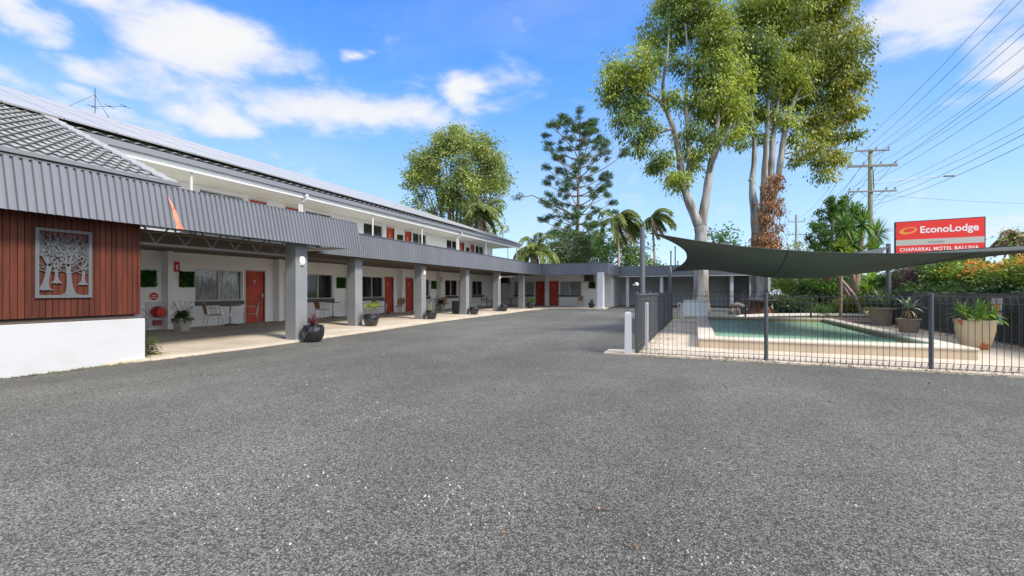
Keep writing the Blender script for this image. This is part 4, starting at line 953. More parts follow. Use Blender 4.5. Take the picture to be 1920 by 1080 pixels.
sm_=mat('sail_fabric',(.098,.108,.098),.85,col2=(.080,.089,.081),vs=1.5,trans=.12,bump=.15,bs=200)
q=npmesh('fabric',V,F,sm_,ss,smooth=True); so_=q.modifiers.new('thick','SOLIDIFY'); so_.thickness=.006
b=MB()
for s in (.36,.72):
    b.tube([tuple(sail_pt(s+.04*(k/20),k/20)-np.array([0,0,.008])) for k in range(21)],.012,5)
b.build('seam',mat('sail_seam',(.02,.024,.022),.8),ss)
b=MB()
for f in (lambda k:sail_pt(k,0),lambda k:sail_pt(k,1),lambda k:sail_pt(0,k),lambda k:sail_pt(1,k)): b.tube([tuple(f(k/24)) for k in range(25)],.013,5)
b.build('edge_hem',mat('sail_hem',(.04,.046,.042),.8),ss)
def spost(P,out,z,lab,r=.075):
    o=root('sail_post',(P[0]+out[0],P[1]+out[1],0),lab,'post','steel posts holding the shade sail'); q=Vector((P[0]+out[0],P[1]+out[1],0))
    MB().cyl(q,q+Vector((0,0,z)),r,n=14).lathe((q.x,q.y,z),[(r*1.05,0),(r*.9,.02)],14).build('pole',mat('post_blue_grey',(.13,.14,.155),.45,.2),o)
    MB().tube([tuple(P),(q.x,q.y,z-.15)],.014,6).build('turnbuckle',alu,o)
spost(A,(-.24,-.02),3.12,'nearest left grey steel post holding the high corner of the sail')
spost(B_,(-.10,.1),2.32,'shorter far left grey steel post at the low corner of the sail',.06)
spost(C_,(.02,.15),3.05,'grey steel post at the far right high corner of the sail, below the road sign')
spost(D_,(.25,-.1),2.35,'grey steel post at the near right low corner of the sail')

# =============== signs and pots by the pool ===============
o=root('notice_board',(0,18.8,0),'pale blue and white notice board on short white legs behind the pool fence','notice board')
c=Vector((-.02,18.6,.62)); ax=Vector((CT,ST,0))*.46
MB().obox(c,ax,Vector((-ST,CT,0))*.015,(0,0,.31)).build('board',mat('pale_blue_board',(.93,.96,.97),.5,col2=(.95,.97,.97),vs=6),o,bevel=.01)
b=MB()
for k,(wd,oz) in enumerate(((.36,.20),(.40,.06),(.34,-.02),(.37,-.10),(.30,-.18))): b.obox(c+Vector((0,0,oz))+Vector((ST,-CT,0))*.017,Vector((CT,ST,0))*wd,Vector((-ST,CT,0))*.0015,(0,0,.008 if k!=1 else .004))
b.build('text_lines',mat('faded_blue',(.78,.87,.93),.6),o)
for t in (-.95,-.35,.02,.9): q=c+ax*t; MB().tube([(q.x,q.y+.06,.03),(q.x,q.y+.03,.45)],.022,6).build('leg',mat('cream_plastic',(.70,.68,.62),.5),o)
b=MB(); q=c-ax*1.12; b.obox((q.x,q.y,.48),ax*.16,(0,.02,0),(0,0,.32))
b.tube([q+Vector((CT,ST,0))*(-.10+.085*math.cos(a*.524))+Vector((0,0,.12+.085*math.sin(a*.524))) for a in range(13)],.018,6)
b.build('side_panel',mat('cream_plastic',(.70,.68,.62),.5),o)
o=root('safety_notice',(6.6,14.5,.5),'narrow purple, white and yellow notice fixed to the right pool fence behind the big pot','sign')
MB().box(6.76,6.78,14.25,14.62,.48,1.12).build('board',mat('lilac_white_board',(.45,.43,.55),.5,col2=(.62,.60,.68),vs=5),o); MB().box(6.752,6.758,14.3,14.52,.72,.98).build('picture',mat('yellow_patch',(.70,.45,.05),.5),o); MB().box(6.752,6.758,14.28,14.58,.50,.60).build('footer',whitep,o)

o=root('potted_plant',(5.62,12.72,.03),'large cream and orange worn pot overflowing with bright green agave','pot plant')
m=mat('worn_cream_pot',(.62,.50,.30),.7,col2=(.55,.17,.06),vs=2.2,vt=(1,1,1.2),vr=(.54,.60))
c=(5.64,12.78,.03); b=MB().lathe(c,[(.20,0),(.22,.03),(.28,.22),(.32,.42),(.335,.56),(.35,.63),(.325,.64),(.30,.56)],30); b.build('pot',m,o,smooth=True)
V,F=[],[]
for cc,n_,L_,W_,dr in (((5.66,12.70,.74),30,.46,.15,.45),((5.36,12.60,.80),44,.38,.06,.6),((5.93,12.75,.68),34,.30,.085,.8),((5.62,12.5,.68),14,.36,.13,1.3)): rosette(cc,n_,L_,W_,dr,-20,80,V=V,F=F)
bladeobj('agave',V,F,lf_bright,o)
b=MB()
for q in ((5.66,12.75,.68),(5.38,12.66,.72),(5.9,12.8,.6)): b.tube([(5.64,12.78,.5),q],.03,6)
b.build('stems',bark_dk,o)
def taper(c,lab,r,h,m,fn):
    o=root('potted_plant',c,lab,'pot plant'); b=MB().lathe(c,[(r*.72,0),(r*.92,h*.9),(r*1.04,h*.91),(r*1.04,h),(r*.9,h),(r*.88,h*.9)],26); b.build('pot',m,o,smooth=False); MB().lathe((c[0],c[1],c[2]+h*.86),[(r*.85,0),(r*.1,.01)],20).build('soil',soil,o); fn(o,Vector(c)+Vector((0,0,h*.9)))
taupe=mat('taupe_pot',(.28,.24,.19),.8,col2=(.22,.19,.15),vs=4)
def f_ag(o,p):
    V,F=rosette(p+Vector((0,0,.35)),22,.55,.11,.55,-10,80); bladeobj('agave',V,F,lf_agave,o)
    b=MB().tube([p,p+Vector((0,0,.36))],[.05,.05],8); b.build('stem',bark_dk,o)
    V,F=rosette(p+Vector((0,0,.30)),22,.40,.05,2.2,-60,0); bladeobj('dead_leaves',V,F,lf_tan,o)
taper((5.98,17.0,.03),'mid grey tapered pot with blue grey agave left of the cream pot',.30,.42,taupe,f_ag)
def f_mx(o,p):
    V,F=rosette(p+Vector((0,0,.1)),46,.85,.05,.35,25,85); bladeobj('leaves',V,F,lf_agave,o)
    V,F=foliage([(p+Vector((0,0,.35)),(.35,.35,.3),1)],26,14,.08,.10,.05,.2); npmesh('filler_leaves',V,F,lf_dark,o)
taper((6.25,20.0,.03),'large taupe round pot with dark mixed plants beside rear corner of the pool',.40,.66,taupe,f_mx)

# rustic table of sawn wood behind the pool
o=root('stump_table',(2.9,25,0),'rustic table with dark slab top on orange brown stump base','table')
c=W(1424,590,24.2); c.z=0
b=MB(); prof=[(.72,0),(.60,.15),(.47,.42),(.42,.72)]
i0=0; n=26
for r_,z in prof:
    for j in range(n): a=2*math.pi*j/n; rr_=r_*(1+.16*math.sin(a*5+1)*(1-z)+.07*math.sin(a*11)); b.v.append((c.x+rr_*math.cos(a),c.y+rr_*math.sin(a),z))
for k in range(3):
    for j in range(n): a=k*n+j; d=k*n+(j+1)%n; b.f.append((a,d,d+n,a+n))
b.build('stump',rust,o,smooth=True)
b=MB()
prof=[(.80,.72),(.86,.74),(.85,.80),(.78,.82)]
for r_,z in prof:
    for j in range(n): a=2*math.pi*j/n; rr_=r_*(1+.10*math.sin(a*3)+.05*math.sin(a*7+2)); b.v.append((c.x+rr_*math.cos(a),c.y+rr_*math.sin(a),z))
for k in range(3):
    for j in range(n): a=k*n+j; d=k*n+(j+1)%n; b.f.append((a,d,d+n,a+n))
b.f.append(tuple(range(n-1,-1,-1))); b.f.append(tuple(3*n+j for j in range(n)))
b.build('tabletop',mat('burnt_slab',(.05,.04,.035),.7),o)
for k,(u,lab) in enumerate(((1383,'low gnarled log seat left of the stump table'),(1466,'low gnarled log seat right of the stump table, near garden kerb'))):
    p=W(u,590,24.0); o=root('log_seat',(p.x,p.y,0),lab,'log seat','gnarled log seats'); b=MB()
    b.tube([(p.x-.4,p.y,.42),(p.x,p.y+.05,.5),(p.x+.42,p.y-.05,.40)],[.13,.17,.12],9).tube([(p.x-.2,p.y,.4),(p.x-.36,p.y-.15,0)],[.08,.10],7).tube([(p.x+.2,p.y,.4),(p.x+.32,p.y+.1,0)],[.08,.11],7).tube([(p.x,p.y,.4),(p.x+.05,p.y-.25,0)],[.08,.1],7)
    b.build('log',bark_dk,o,smooth=True)

# =============== road sign ===============
so2=root('motel_sign',tuple(W(1760,545,27)),'big red illuminated EconoLodge roadside sign over black VACANCY board','sign')
Pl=W(1680,545,27.8); Pr=W(1846,545,25.7); Pl.z=Pr.z=0
ex=(Pr-Pl); SW=ex.length; ex.normalize(); ey=Vector((0,0,1)); en=ex.cross(ey).normalized()  # outward normal
if en.dot(-Pl)<0: en=-en
zt=5.62; SH=1.96; zb=zt-SH
def S(a,z,o_=0): return Pl+ex*(a*SW)+Vector((0,0,zb+z*SH))+en*o_
def sbox(b,a0,a1,q0,q1,o0,o1):
    c=(S(a0,q0,o0)+S(a1,q1,o1))/2; return b.obox(c,ex*((a1-a0)*SW/2),en*(abs(o1-o0)/2),Vector((0,0,(q1-q0)*SH/2)))
b=MB(); sbox(b,-.012,1.012,-.02,1.022,-.34,-.01); b.build('cabinet',mat('sign_cabinet',(.025,.02,.022),.45),so2)
b=MB(); sbox(b,0,1,.43,1.0,-.009,.01); sbox(b,0,1,0,.245,-.009,.01); b.build('red_face',mat('sign_red',(.78,.035,.025),.35,emit=((.78,.035,.025),.12)),so2)
b=MB(); sbox(b,0,1,.245,.43,-.009,.009); b.build('pale_band',mat('sign_band',(.62,.60,.52),.45),so2)
b=MB(); 
sbox(b,.52,1.012,-.30,-.03,-.25,.0); b.build('vacancy_board',mat('sign_black',(.02,.022,.03),.4),so2)
def txt(body,a,z,caph,m,a1,off=.012,bold=0,ch=0):
    size=.5
    cu=bpy.data.curves.new('lettering','FONT'); cu.body=body; cu.size=size; cu.offset=bold; cu.extrude=.004; cu.space_character=1.0+ch
    t=bpy.data.objects.new('t',cu); COL.objects.link(t); bpy.context.view_layer.update()
    me=bpy.data.meshes.new_from_object(t.evaluated_get(bpy.context.evaluated_depsgraph_get())); bpy.data.objects.remove(t)
    p=S(a,z,off); off_=OFF[so2.name]; x0=min(v.co.x for v in me.vertices); x1=max(v.co.x for v in me.vertices); wscale=(a1-a)*SW/(x1-x0); zs=caph/.36
    for v in me.vertices:
        q=p+ex*((v.co.x-x0)*wscale)+Vector((0,0,v.co.y*zs))+en*v.co.z; v.co=q-off_
    me.materials.clear(); me.materials.append(m); o=bpy.data.objects.new('lettering',me); COL.objects.link(o); o.parent=so2; return o
wl=mat('sign_white',(.85,.83,.82),.4,emit=((.85,.83,.82),.1))
txt('EconoLodge',.29,.625,.42,wl,.94,bold=.010)
txt('CHAPARRAL MOTEL BALLINA',.045,.06,.22,wl,.94,bold=.007,ch=.08)
txt('BY CHOICE',.39,.30,.11,mat('sign_grey_text',(.30,.29,.27),.5),.57)
txt('VACANCY',.57,-.235,.20,wl,.97,bold=.008)
# oval swoosh emblem
b=MB(); n=40; cx0,cz0=.145,.715; 
for k in range(n+1):
    a=2*math.pi*k/n; ro=(.105,.105); 
    X=cx0+ro[0]*math.cos(a); Z=cz0+ro[1]*math.sin(a)+.03*math.cos(a)
    Xi=cx0+.012+.070*math.cos(a+.15); Zi=cz0+.018+.062*math.sin(a+.15)+.02*math.cos(a)
    b.v.append(tuple(S(X,Z,.014))); b.v.append(tuple(S(Xi,Zi,.014)))
for k in range(n):
    b.f.append((2*k,2*k+2,2*k+3,2*k+1))
b.build('emblem',mat('emblem_orange',(.85,.22,.04),.4,col2=(.90,.50,.10),vs=.8,emit=((.8,.3,.05),.1)),so2)
b=MB()
for a in (.18,.82): p=S(a,0,-.17); b.cyl((p.x,p.y,0),(p.x,p.y,zb),.11,n=12)
b.build('leg',mat('sign_leg',(.12,.12,.13),.5),so2)

# =============== poles and wires ===============
wood_g=mat('treated_pole_green',(.22,.25,.17),.85,col2=(.15,.17,.11),vs=3,vt=(3,3,.3))
armm=mat('crossarm_grey',(.17,.155,.14),.8)
P1=W(1632,545,34); P1.z=0; P2=W(1493,545,75); P2.z=0
wd=(P2-P1).normalized(); ad=Vector((wd.y,-wd.x,0))
ad=(Vector((CT,ST,0))*1.0+Vector((-ST,CT,0))*-.12).normalized()
up=root('utility_pole',tuple(P1),'tall greenish timber power pole with three crossarms behind the garden palms','utility pole')
MB().tube([P1,P1+Vector((0,0,12.3))],[.20,.145],12).build('pole',wood_g,up,smooth=True)
ARMS=[(12.13,1.2,.05,(-1.15,.28,1.15)),(10.95,1.75,.085,(-1.65,-.6,.62,1.65)),(8.98,1.7,.05,(-1.62,-1.0,1.0,1.6))]
ins=[]
for z,h,t,pts in ARMS:
    b=MB(); c=P1+Vector((0,0,z))-Vector((-ST,CT,0))*.2; b.obox(c,ad*h,Vector((-ST,CT,0))*.05,(0,0,t)); 
    if t<.06: b.tube([c+ad*.9,P1+Vector((0,0,z-.55))],.02,5).tube([c-ad*.9,P1+Vector((0,0,z-.55))],.02,5)
    b.build('crossarm',armm,up)
    for q in pts:
        p=c+ad*q; b=MB().lathe((p.x,p.y,z+t),[(.03,0),(.035,.10),(.075,.12),(.06,.17),(.08,.19),(.03,.26)],10); b.build('insulator',mat('insulator_grey',(.33,.33,.34),.3),up); ins.append(p+Vector((0,0,t+.24)))
MB().tube([P1+Vector((.16,-.2,9.1)),P1+Vector((.1,-.22,10.6))],.03,6).build('cable_riser',black,up)
MB().tube([P1+Vector((0,-.15,9.6)),P1+ad*4+Vector((0,0,10.0)),P1+ad*5.3+Vector((0,0,10.05))],.035,6).build('lamp_bracket',mat('bracket_grey',(.5,.55,.6),.5),up)
q=P1+ad*5.5+Vector((0,0,10.05)); MB().obox(q,ad*.36,(0,.10,0),(0,0,.05)).build('street_lamp',mat('lamp_dark',(.08,.08,.09),.4),up,bevel=.02)
up2=root('utility_pole',tuple(P2),'distant thin power pole seen beside the vine covered gum tree','utility pole')
MB().tube([P2,P2+Vector((0,0,14.3))],[.24,.16],8).build('pole',mat('pole_far_grey',(.30,.31,.32),.8),up2)
ins2=[]
b=MB()
for z,h,pts in ((13.1,1.35,(-1.3,0,1.3)),(10.9,1.6,(-1.5,-.6,.6,1.5)),(9.0,1.0,(-.9,-.4,.4,.9)),(7.0,1.6,(1.2,1.6))):
    c=P2+Vector((0,0,z)); b=MB(); b.obox(c,ad*h,(0,.06,0),(0,0,.06))
    for q in pts: p=c+ad*q; b.tube([p,p+Vector((0,0,.7 if z>13 else .25))],.05,5); ins2.append(p+Vector((0,0,.3)))
    b.build('crossarm',armm,up2)
P0=P1-wd*46
pw=root('power_line',tuple(P1),'sagging overhead power lines running over the car park corner to the poles','power lines')
b=MB()
def wire(a,c,sag,n=24,r=.017):
    b.tube([a.lerp(c,k/n)-Vector((0,0,4*sag*(k/n)*(1-k/n))) for k in range(n+1)],r,4,cap=False)
for k,p in enumerate(ins):
    wire(p,p-wd*46+Vector((0,0,.2)),1.05+.12*(k%3),r=.009)
    if k<len(ins2): wire(p,ins2[k],1.6,r=.014)
wire(P1+Vector((0,0,8.2)),P1-wd*46+Vector((0,0,8.4)),1.3,r=.011); wire(P1+Vector((0,0,7.9)),P1-wd*46+Vector((0,0,7.9)),1.3,r=.011)
e=W(2200,380,52); wire(P1+Vector((0,0,8.8)),e,.5,r=.014)
b.build('cables',mat('cable_grey',(.10,.11,.12),.5),pw)
for k,(u,vt) in enumerate(((1258,471),(1266,462),(1271,489))):
    p=W(u,545,60+8*k); z=CH+(545-vt)/820*(60+8*k)
    o=root('thin_pole',(p.x,p.y,0),('left of the three thin dark poles behind the carport roof','tallest of the three thin dark poles behind the carport roof','shortest of the three thin dark poles behind the carport roof')[k],'pole','thin dark poles behind the carport')
    MB().tube([(p.x,p.y,0),(p.x,p.y,z)],[.11,.08],8).box(p.x-.12,p.x+.12,p.y-.1,p.y+.1,z-.15,z).build('shaft',black,o)
# =============== trees ===============
def limbs(b,pts,rad,n=9):
    # catmull-rom smoothing with a little wobble
    P=[Vector(p) for p in pts]; out=[]; rr_=[]
    for i in range(len(P)-1):
        p0=P[max(i-1,0)];p1=P[i];p2=P[i+1];p3=P[min(i+2,len(P)-1)]
        for k in range(5):
            t=k/5; out.append(.5*((2*p1)+(p2-p0)*t+(2*p0-5*p1+4*p2-p3)*t*t+(3*p1-p0-3*p2+p3)*t**3)); rr_.append(rad[i]*(1-t)+rad[i+1]*t)
    out.append(P[-1]); rr_.append(rad[-1])
    b.tube(out,[r*(1+.06*math.sin(k*1.7)) for k,r in enumerate(rr_)],n); return b
def PX(u,v,Z,dz=0): return W(u,v,Z+dz)
def crown_tree(name,lab,cat,Z,trunkpts,lims,blobs,bark,lf,Ln,Wd,ntw,nlf,sp,droop,group=None,trad=None,twigs=True,shell=.5,flat_=1,deep=1.0,lf2=None):
    base=PX(*trunkpts[0],Z); base.z=0
    o=root(name,tuple(base),lab,cat,group)
    b=MB(); tp=[PX(u,v,Z) for u,v in trunkpts]; tp[0].z=-.05; limbs(b,tp,trad,12); ends=[]
    for pts,rad in lims:
        q=[PX(p[0],p[1],Z,(p[2] if len(p)>2 else 0)) for p in pts]; limbs(b,q,rad,9); ends+=[(x,rad[min(i,len(rad)-1)]) for i,x in enumerate(q) if i>0]
    BL=[]
    for bl in blobs:
        u,v,r=bl[:3]; dz=bl[3] if len(bl)>3 else rg.uniform(-.7,1.2)*r/820*Z*.9*deep; ry=bl[4] if len(bl)>4 else 1
        c=PX(u,v,Z,dz); R_=r/820*Z; BL.append((np.array(c),(R_,R_,R_*ry),(r/50)**2))
        if twigs and ends:
            e,er=min(ends,key=lambda x:(x[0]-c).length+.5*max(0,x[0].z-c.z))
            d=(e-c).length; mid=e.lerp(c,.5)+Vector((rg.normal()*.1*d,rg.normal()*.1*d,-.06*d)); r0=min(er*.6,.03+.012*d)
            limbs(b,[e,mid,c],[r0,r0*.6,r0*.25],6)
            for _ in range(5):
                q=c+Vector(rg.normal(size=3))*R_*.55; m_=mid.lerp(c,rg.uniform(.2,1)); b.tube([m_,m_.lerp(q,.5)+Vector((0,0,.05*R_)),q],[r0*.3,r0*.2,.008],5)
    b.build('trunk',bark,o,smooth=True)
    if lf2:
        k=len(BL)//2; sets=((BL[:k],lf),(BL[k:],lf2))
    else: sets=((BL,lf),)
    for B2,m_ in sets:
        V,F=foliage(B2,ntw,nlf,sp,Ln,Wd,droop,shell=shell); npmesh('crown',V,F,m_,o)
    return o
# -- big gum, left
Z=25
b1=[(1280,30,50),(1335,70,42),(1235,75,40),(1262,-15,48),(1320,0,44),(1205,130,36),(1165,135,30),(1150,175,28),(1185,200,32),(1170,235,22),(1215,235,26),(1195,275,20),(1240,300,22),(1265,330,17),(1270,345,16),(1360,120,40),(1345,170,38),(1310,130,30),(1300,200,30),(1345,225,34),(1370,200,30),(1335,265,26),(1290,250,20),(1310,290,20),(1255,180,20),(1270,120,18),(1225,320,16),(1375,255,16),(1190,165,22),(1300,320,12),(1140,150,14),(1350,40,30),(1390,150,24)]
crown_tree('gum_tree','tall pale barked gum tree left of the vine covered one, forked trunk','tree',Z,[(1314,600),(1314,500),(1314,440),(1312,420)],
 [([(1312,425),(1290,375),(1278,330),(1272,280),(1262,240),(1248,205),(1236,190)],[.30,.23,.19,.17,.15,.12,.09]),
  ([(1314,425),(1322,380),(1330,325),(1338,280),(1345,230),(1350,160),(1345,90)],[.30,.24,.20,.16,.12,.08,.05]),
  ([(1286,360),(1292,310),(1290,250),(1286,190),(1290,120),(1285,50)],[.16,.14,.12,.10,.07,.04]),
  ([(1248,205),(1243,160),(1250,110),(1255,50)],[.11,.09,.06,.03]),
  ([(1236,190,0),(1205,170),(1175,160)],[.10,.06,.03]),
  ([(1278,330),(1262,325,.5),(1240,318)],[.10,.06,.03]),([(1262,240),(1230,250),(1200,250)],[.10,.06,.03]),
  ([(1330,325),(1343,290,-1),(1372,230,-2)],[.12,.08,.04])],
 b1,bark_gum,lf_gum,.25,.08,64,68,.27,.6,'tall gum trees behind the pool',[.52,.38,.34,.31],lf2=None)
# -- big gum, right
Z=26.5
b2a=[(1470,20,52),(1530,15,50),(1560,60,46),(1500,80,50),(1590,90,36),(1600,140,26),(1540,130,48),(1580,170,34),(1555,210,36),(1595,210,20),(1510,-30,55),(1570,-15,40),(1450,-25,40),(1600,250,16),(1560,255,28),(1530,225,30),(1545,295,24),(1520,275,22),(1545,330,14),(1575,290,18)]
b2b=[(1415,40,42),(1430,90,42),(1400,10,30),(1450,140,42),(1410,140,32),(1480,170,38),(1400,200,30),(1430,215,26),(1505,190,34),(1395,240,20),(1425,255,14),(1470,225,22),(1390,80,28),(1490,260,14),(1495,130,36),(1385,265,12),(1500,300,10)]
crown_tree('gum_tree','tall gum tree with yellow green crown and dead brown vine on its trunk','tree',Z,[(1424,602),(1424,560),(1422,500),(1422,455)],
 [([(1420,460),(1417,410),(1410,350),(1414,300),(1413,250),(1405,180)],[.34,.28,.17,.14,.11,.05]),
  ([(1426,460),(1432,400),(1433,340),(1436,280),(1440,220),(1440,120)],[.30,.25,.20,.14,.10,.05]),
  ([(1437,370),(1446,310),(1450,250),(1460,180),(1475,80)],[.20,.18,.15,.10,.05]),
  ([(1440,400),(1458,340),(1465,290),(1473,240),(1488,190),(1520,120),(1540,50)],[.22,.19,.17,.14,.11,.07,.04]),
  ([(1473,240),(1500,225),(1535,215),(1570,200)],[.10,.08,.06,.03]),([(1488,190),(1530,170),(1570,130)],[.09,.06,.03]),
  ([(1535,215),(1545,260),(1548,310)],[.05,.04,.02]),([(1413,345),(1406,335)],[.16,.12])],
 b2b+b2a,bark_gum,lf_gum,.25,.08,70,70,.27,.65,'tall gum trees behind the pool',[.85,.50,.44,.42],lf2=lf_gum2)
o=root('dead_vine',tuple(PX(1445,430,26)),'curtain of dry brown vine leaves hanging on the right gum trunk','vine')
BL=[(np.array(PX(u,v,26.2,dz)),(r/820*26,)*3,(r/30)**2) for u,v,r,dz in ((1455,335,14,-.2),(1443,355,16,-.3),(1450,385,17,-.3),(1436,410,15,-.4),(1446,435,20,-.4),(1428,450,16,-.5),(1440,465,20,-.5),(1418,465,12,-.5),(1455,455,13,-.2),(1462,400,9,0),(1430,380,8,-.4),(1450,490,16,-.4),(1425,490,14,-.5),(1466,350,7,0))]
V,F=foliage(BL,80,30,.15,.16,.055,.75); npmesh('leaves',V,F,lf_dead,o)
b=MB()
for k in range(16): 
    u=rg.uniform(1425,1468); p=PX(u,rg.uniform(340,380),26,-.3); pts=[p]; 
    for j in range(6): p=p+Vector((rg.normal()*.12,rg.normal()*.1,-.45)); pts.append(p)
    b.tube(pts,.012,4)
b.build('stems',bark_dk,o)
# -- round olive tree, far left
Z=52; bl=[]
for k in range(62):
    a=rg.uniform(0,math.pi); rr_=rg.uniform(.55,1)**.6; u=858+88*math.cos(a)*rr_; v=345-98*math.sin(a)*rr_; bl.append((u,v,rg.uniform(13,21)))
bl+=[(770,345,16),(775,375,14),(785,395,16),(800,410,14),(940,365,14),(935,390,14),(925,345,14),(930,420,16),(945,430,9),(915,440,14),(900,410,16),(850,420,16),(875,430,14),(820,400,12),(860,385,12),(835,375,10),(892,385,12),(765,320,8)]
for k in range(40): bl.append((860+rg.normal()*34,345+rg.normal()*34,rg.uniform(13,19),rg.uniform(-3,2)))
for k in range(46): bl.append((858+rg.uniform(-72,78),rg.uniform(285,430),rg.uniform(10,17)))
lm=[]
for k in range(15):
    u1=785+k*10.5+rg.uniform(-4,4); v1=285+abs(u1-858)*.55+rg.uniform(-10,20); lm.append(([(858+(u1-858)*.25,470),(858+(u1-858)*.62,400,rg.uniform(-1,1)),(u1,v1,rg.uniform(-3,3))],[.16,.11,.04]))
crown_tree('dome_tree','large dome shaped olive green tree behind the end of the two storey wing','tree',Z,[(860,560),(860,500),(858,465)],lm,bl,bark_dk,lf_round,.38,.15,84,28,.36,.25,None,[.6,.5,.4],deep=2.2)
# darker leafy clump and fronds low at its right
crown_tree('dark_tree','small dark green tree below the dome tree beside the roof end','tree',47,[(905,560),(905,470),(903,440)],[([(903,450),(895,410),(890,390)],[.15,.1,.05])],[(885,400,16),(905,410,16),(915,385,13),(895,425,14),(925,405,12),(870,390,12)],bark_dk,lf_dark,.4,.12,70,26,.4,.7,None,[.25,.2,.15])
# -- hoop pine
Zp=62; base=W(1080,545,Zp); base.z=0
hp=root('hoop_pine',tuple(base),'tall hoop pine with bare tiered branches and tufted ends','pine tree')
b=MB(); H=25.6; tw=lambda z:Vector((base.x+.01*z*2.2,base.y,z)); b.tube([tw(z) for z in np.linspace(0,H,14)],[.46-.42*(z/H)**.8 for z in np.linspace(0,H,14)],10)
tufts=[]; z=5.6
prof=[(4,4.5),(8,6.6),(12,7.4),(15,8.0),(17,6.4),(19,6.6),(21,5.8),(23,4.4),(24.5,2.6),(25.6,.5)]
cr_=Vector((CT,ST,0)); cf_=Vector((-ST,CT,0))
sect=0
while z<24.9:
    Lm=np.interp(z,[p[0] for p in prof],[p[1] for p in prof]); nb=5 if z<23 else 5; a0=rg.uniform(0,6.28)
    for k in range(nb):
        a=a0+k*6.283/nb+rg.uniform(-.25,.25); L_=Lm*rg.uniform(.5,1.05); dirv=cr_*math.cos(a)+cf_*math.sin(a)
        rise=.22+.55*(z/H)**2; p0=tw(z); p1=p0+dirv*L_*.5+Vector((0,0,L_*rise*.30)); p2=p0+dirv*L_+Vector((0,0,L_*rise*(.85)+.3))
        b.tube([p0,p0.lerp(p1,.5)+Vector((0,0,-.04*L_)),p1,p1.lerp(p2,.5)-Vector((0,0,.05)),p2],[.095,.08,.065,.05,.03],5)
        tufts.append((np.array(p2),(.6,.6,.42),1.3)); tufts.append((np.array(p2)-np.array(dirv)*.6-np.array([0,0,.15]),(.42,.42,.32),.8))
        for t in (rg.uniform(.35,.8),rg.uniform(.2,.9)):
            if rg.random()<.8:
                q=p0.lerp(p2,t)+Vector((rg.normal()*.5,rg.normal()*.5,rg.uniform(.15,.6))); b.tube([p0.lerp(p2,t*.92),q],[.04,.02],4); tufts.append((np.array(q),(.38,.38,.34),.8))
    z+=rg.uniform(1.05,1.4)
q=W(970,370,Zp); p0=tw(11.6); b.tube([p0,p0.lerp(q,.35)+Vector((0,0,.6)),p0.lerp(q,.75)+Vector((0,0,1.0)),q+Vector((0,0,-.1))],[.13,.10,.07,.04],6); tufts.append((np.array(q),(.9,.9,.5),1.3))
for k in range(10): tufts.append((np.array(tw(24.9))+rg.normal(size=3)*np.array([.9,.9,.6]),(.5,.5,.4),.8))
for k in range(70): 
    zz=rg.uniform(4,9.5); a=rg.uniform(0,6.28); rr_=rg.uniform(.5,5.2-.2*(zz-4)); tufts.append((np.array(tw(zz))+np.array(cr_*math.cos(a)+cf_*math.sin(a))*rr_,(.9,.9,.6),1.2))
b.build('trunk',mat('pine_bark',(.27,.22,.19),.85,col2=(.16,.13,.11),vs=3),hp,smooth=True)
V,F=foliage(tufts,17,20,.12,.22,.075,-.15,shell=.5); npmesh('crown',V,F,lf_pine,hp)
# -- leafy trees behind the rear wing
def bushtree(lab,Z,us,vt,vb,r,lf,n,Ln=.35,Wd=.17,ntw=60,name='leafy_tree',tr=(.25,.2,.15),group='leafy trees behind the rear wing',bark=bark_dk):
    bl=[(rg.uniform(us[0]+r*.6,us[1]-r*.6),rg.uniform(vt+r*.8,vb-r*.3),r*rg.uniform(.7,1.2)) for _ in range(n)]
    m_=(us[0]+us[1])/2; return crown_tree(name,lab,'tree',Z,[(m_,556),(m_,520),(m_,(vt+vb)/2+10)],[([(m_,(vt+vb)/2+12),(m_-6,(vt+vb)/2-5),(m_-12,vt+r)],[tr[2],tr[2]*.6,.04]),([(m_,(vt+vb)/2+12),(m_+8,(vt+vb)/2-8),(m_+12,vt+r)],[tr[2],tr[2]*.6,.04])],bl,bark,lf,Ln,Wd,ntw,22,.34,.2,group,list(tr),deep=1.6)
bushtree('dark leafy tree at the foot of the hoop pine, left of palm',52,(1012,1120),415,520,20,lf_dark,26)
bushtree('dense leafy tree with bright leaves behind the nearest sail post',50,(1110,1250),420,520,20,lf_mid,30)
bushtree('small green tree between the two gum trunks above the sail',48,(1296,1392),414,500,15,lf_mid,16)
bushtree('grey green wispy tree left of distant power pole',60,(1455,1520),440,520,14,lf_round,12)
bushtree('drooping brown and green tree at the right edge beyond the hedge',30,(1872,1960),428,470,13,lf_round,9,Ln=.3,Wd=.08,tr=(.16,.13,.10))
# far tree line (stuff)
T=[]
for k in range(150):
    u=rg.uniform(-100,2300); Zf=rg.uniform(110,170); p=W(u,545,Zf); hh=rg.uniform(2.0,5.0); T.append((np.array([p.x,p.y,hh*.6]),(rg.uniform(4,8),4,hh),1))
V,F=foliage(T,40,16,.9,1.3,.8,.1,shell=.6); o=npmesh('far_treeline',V,F,lf_dark); tag(o,'low dark tree line along the horizon','trees',kind='stuff')

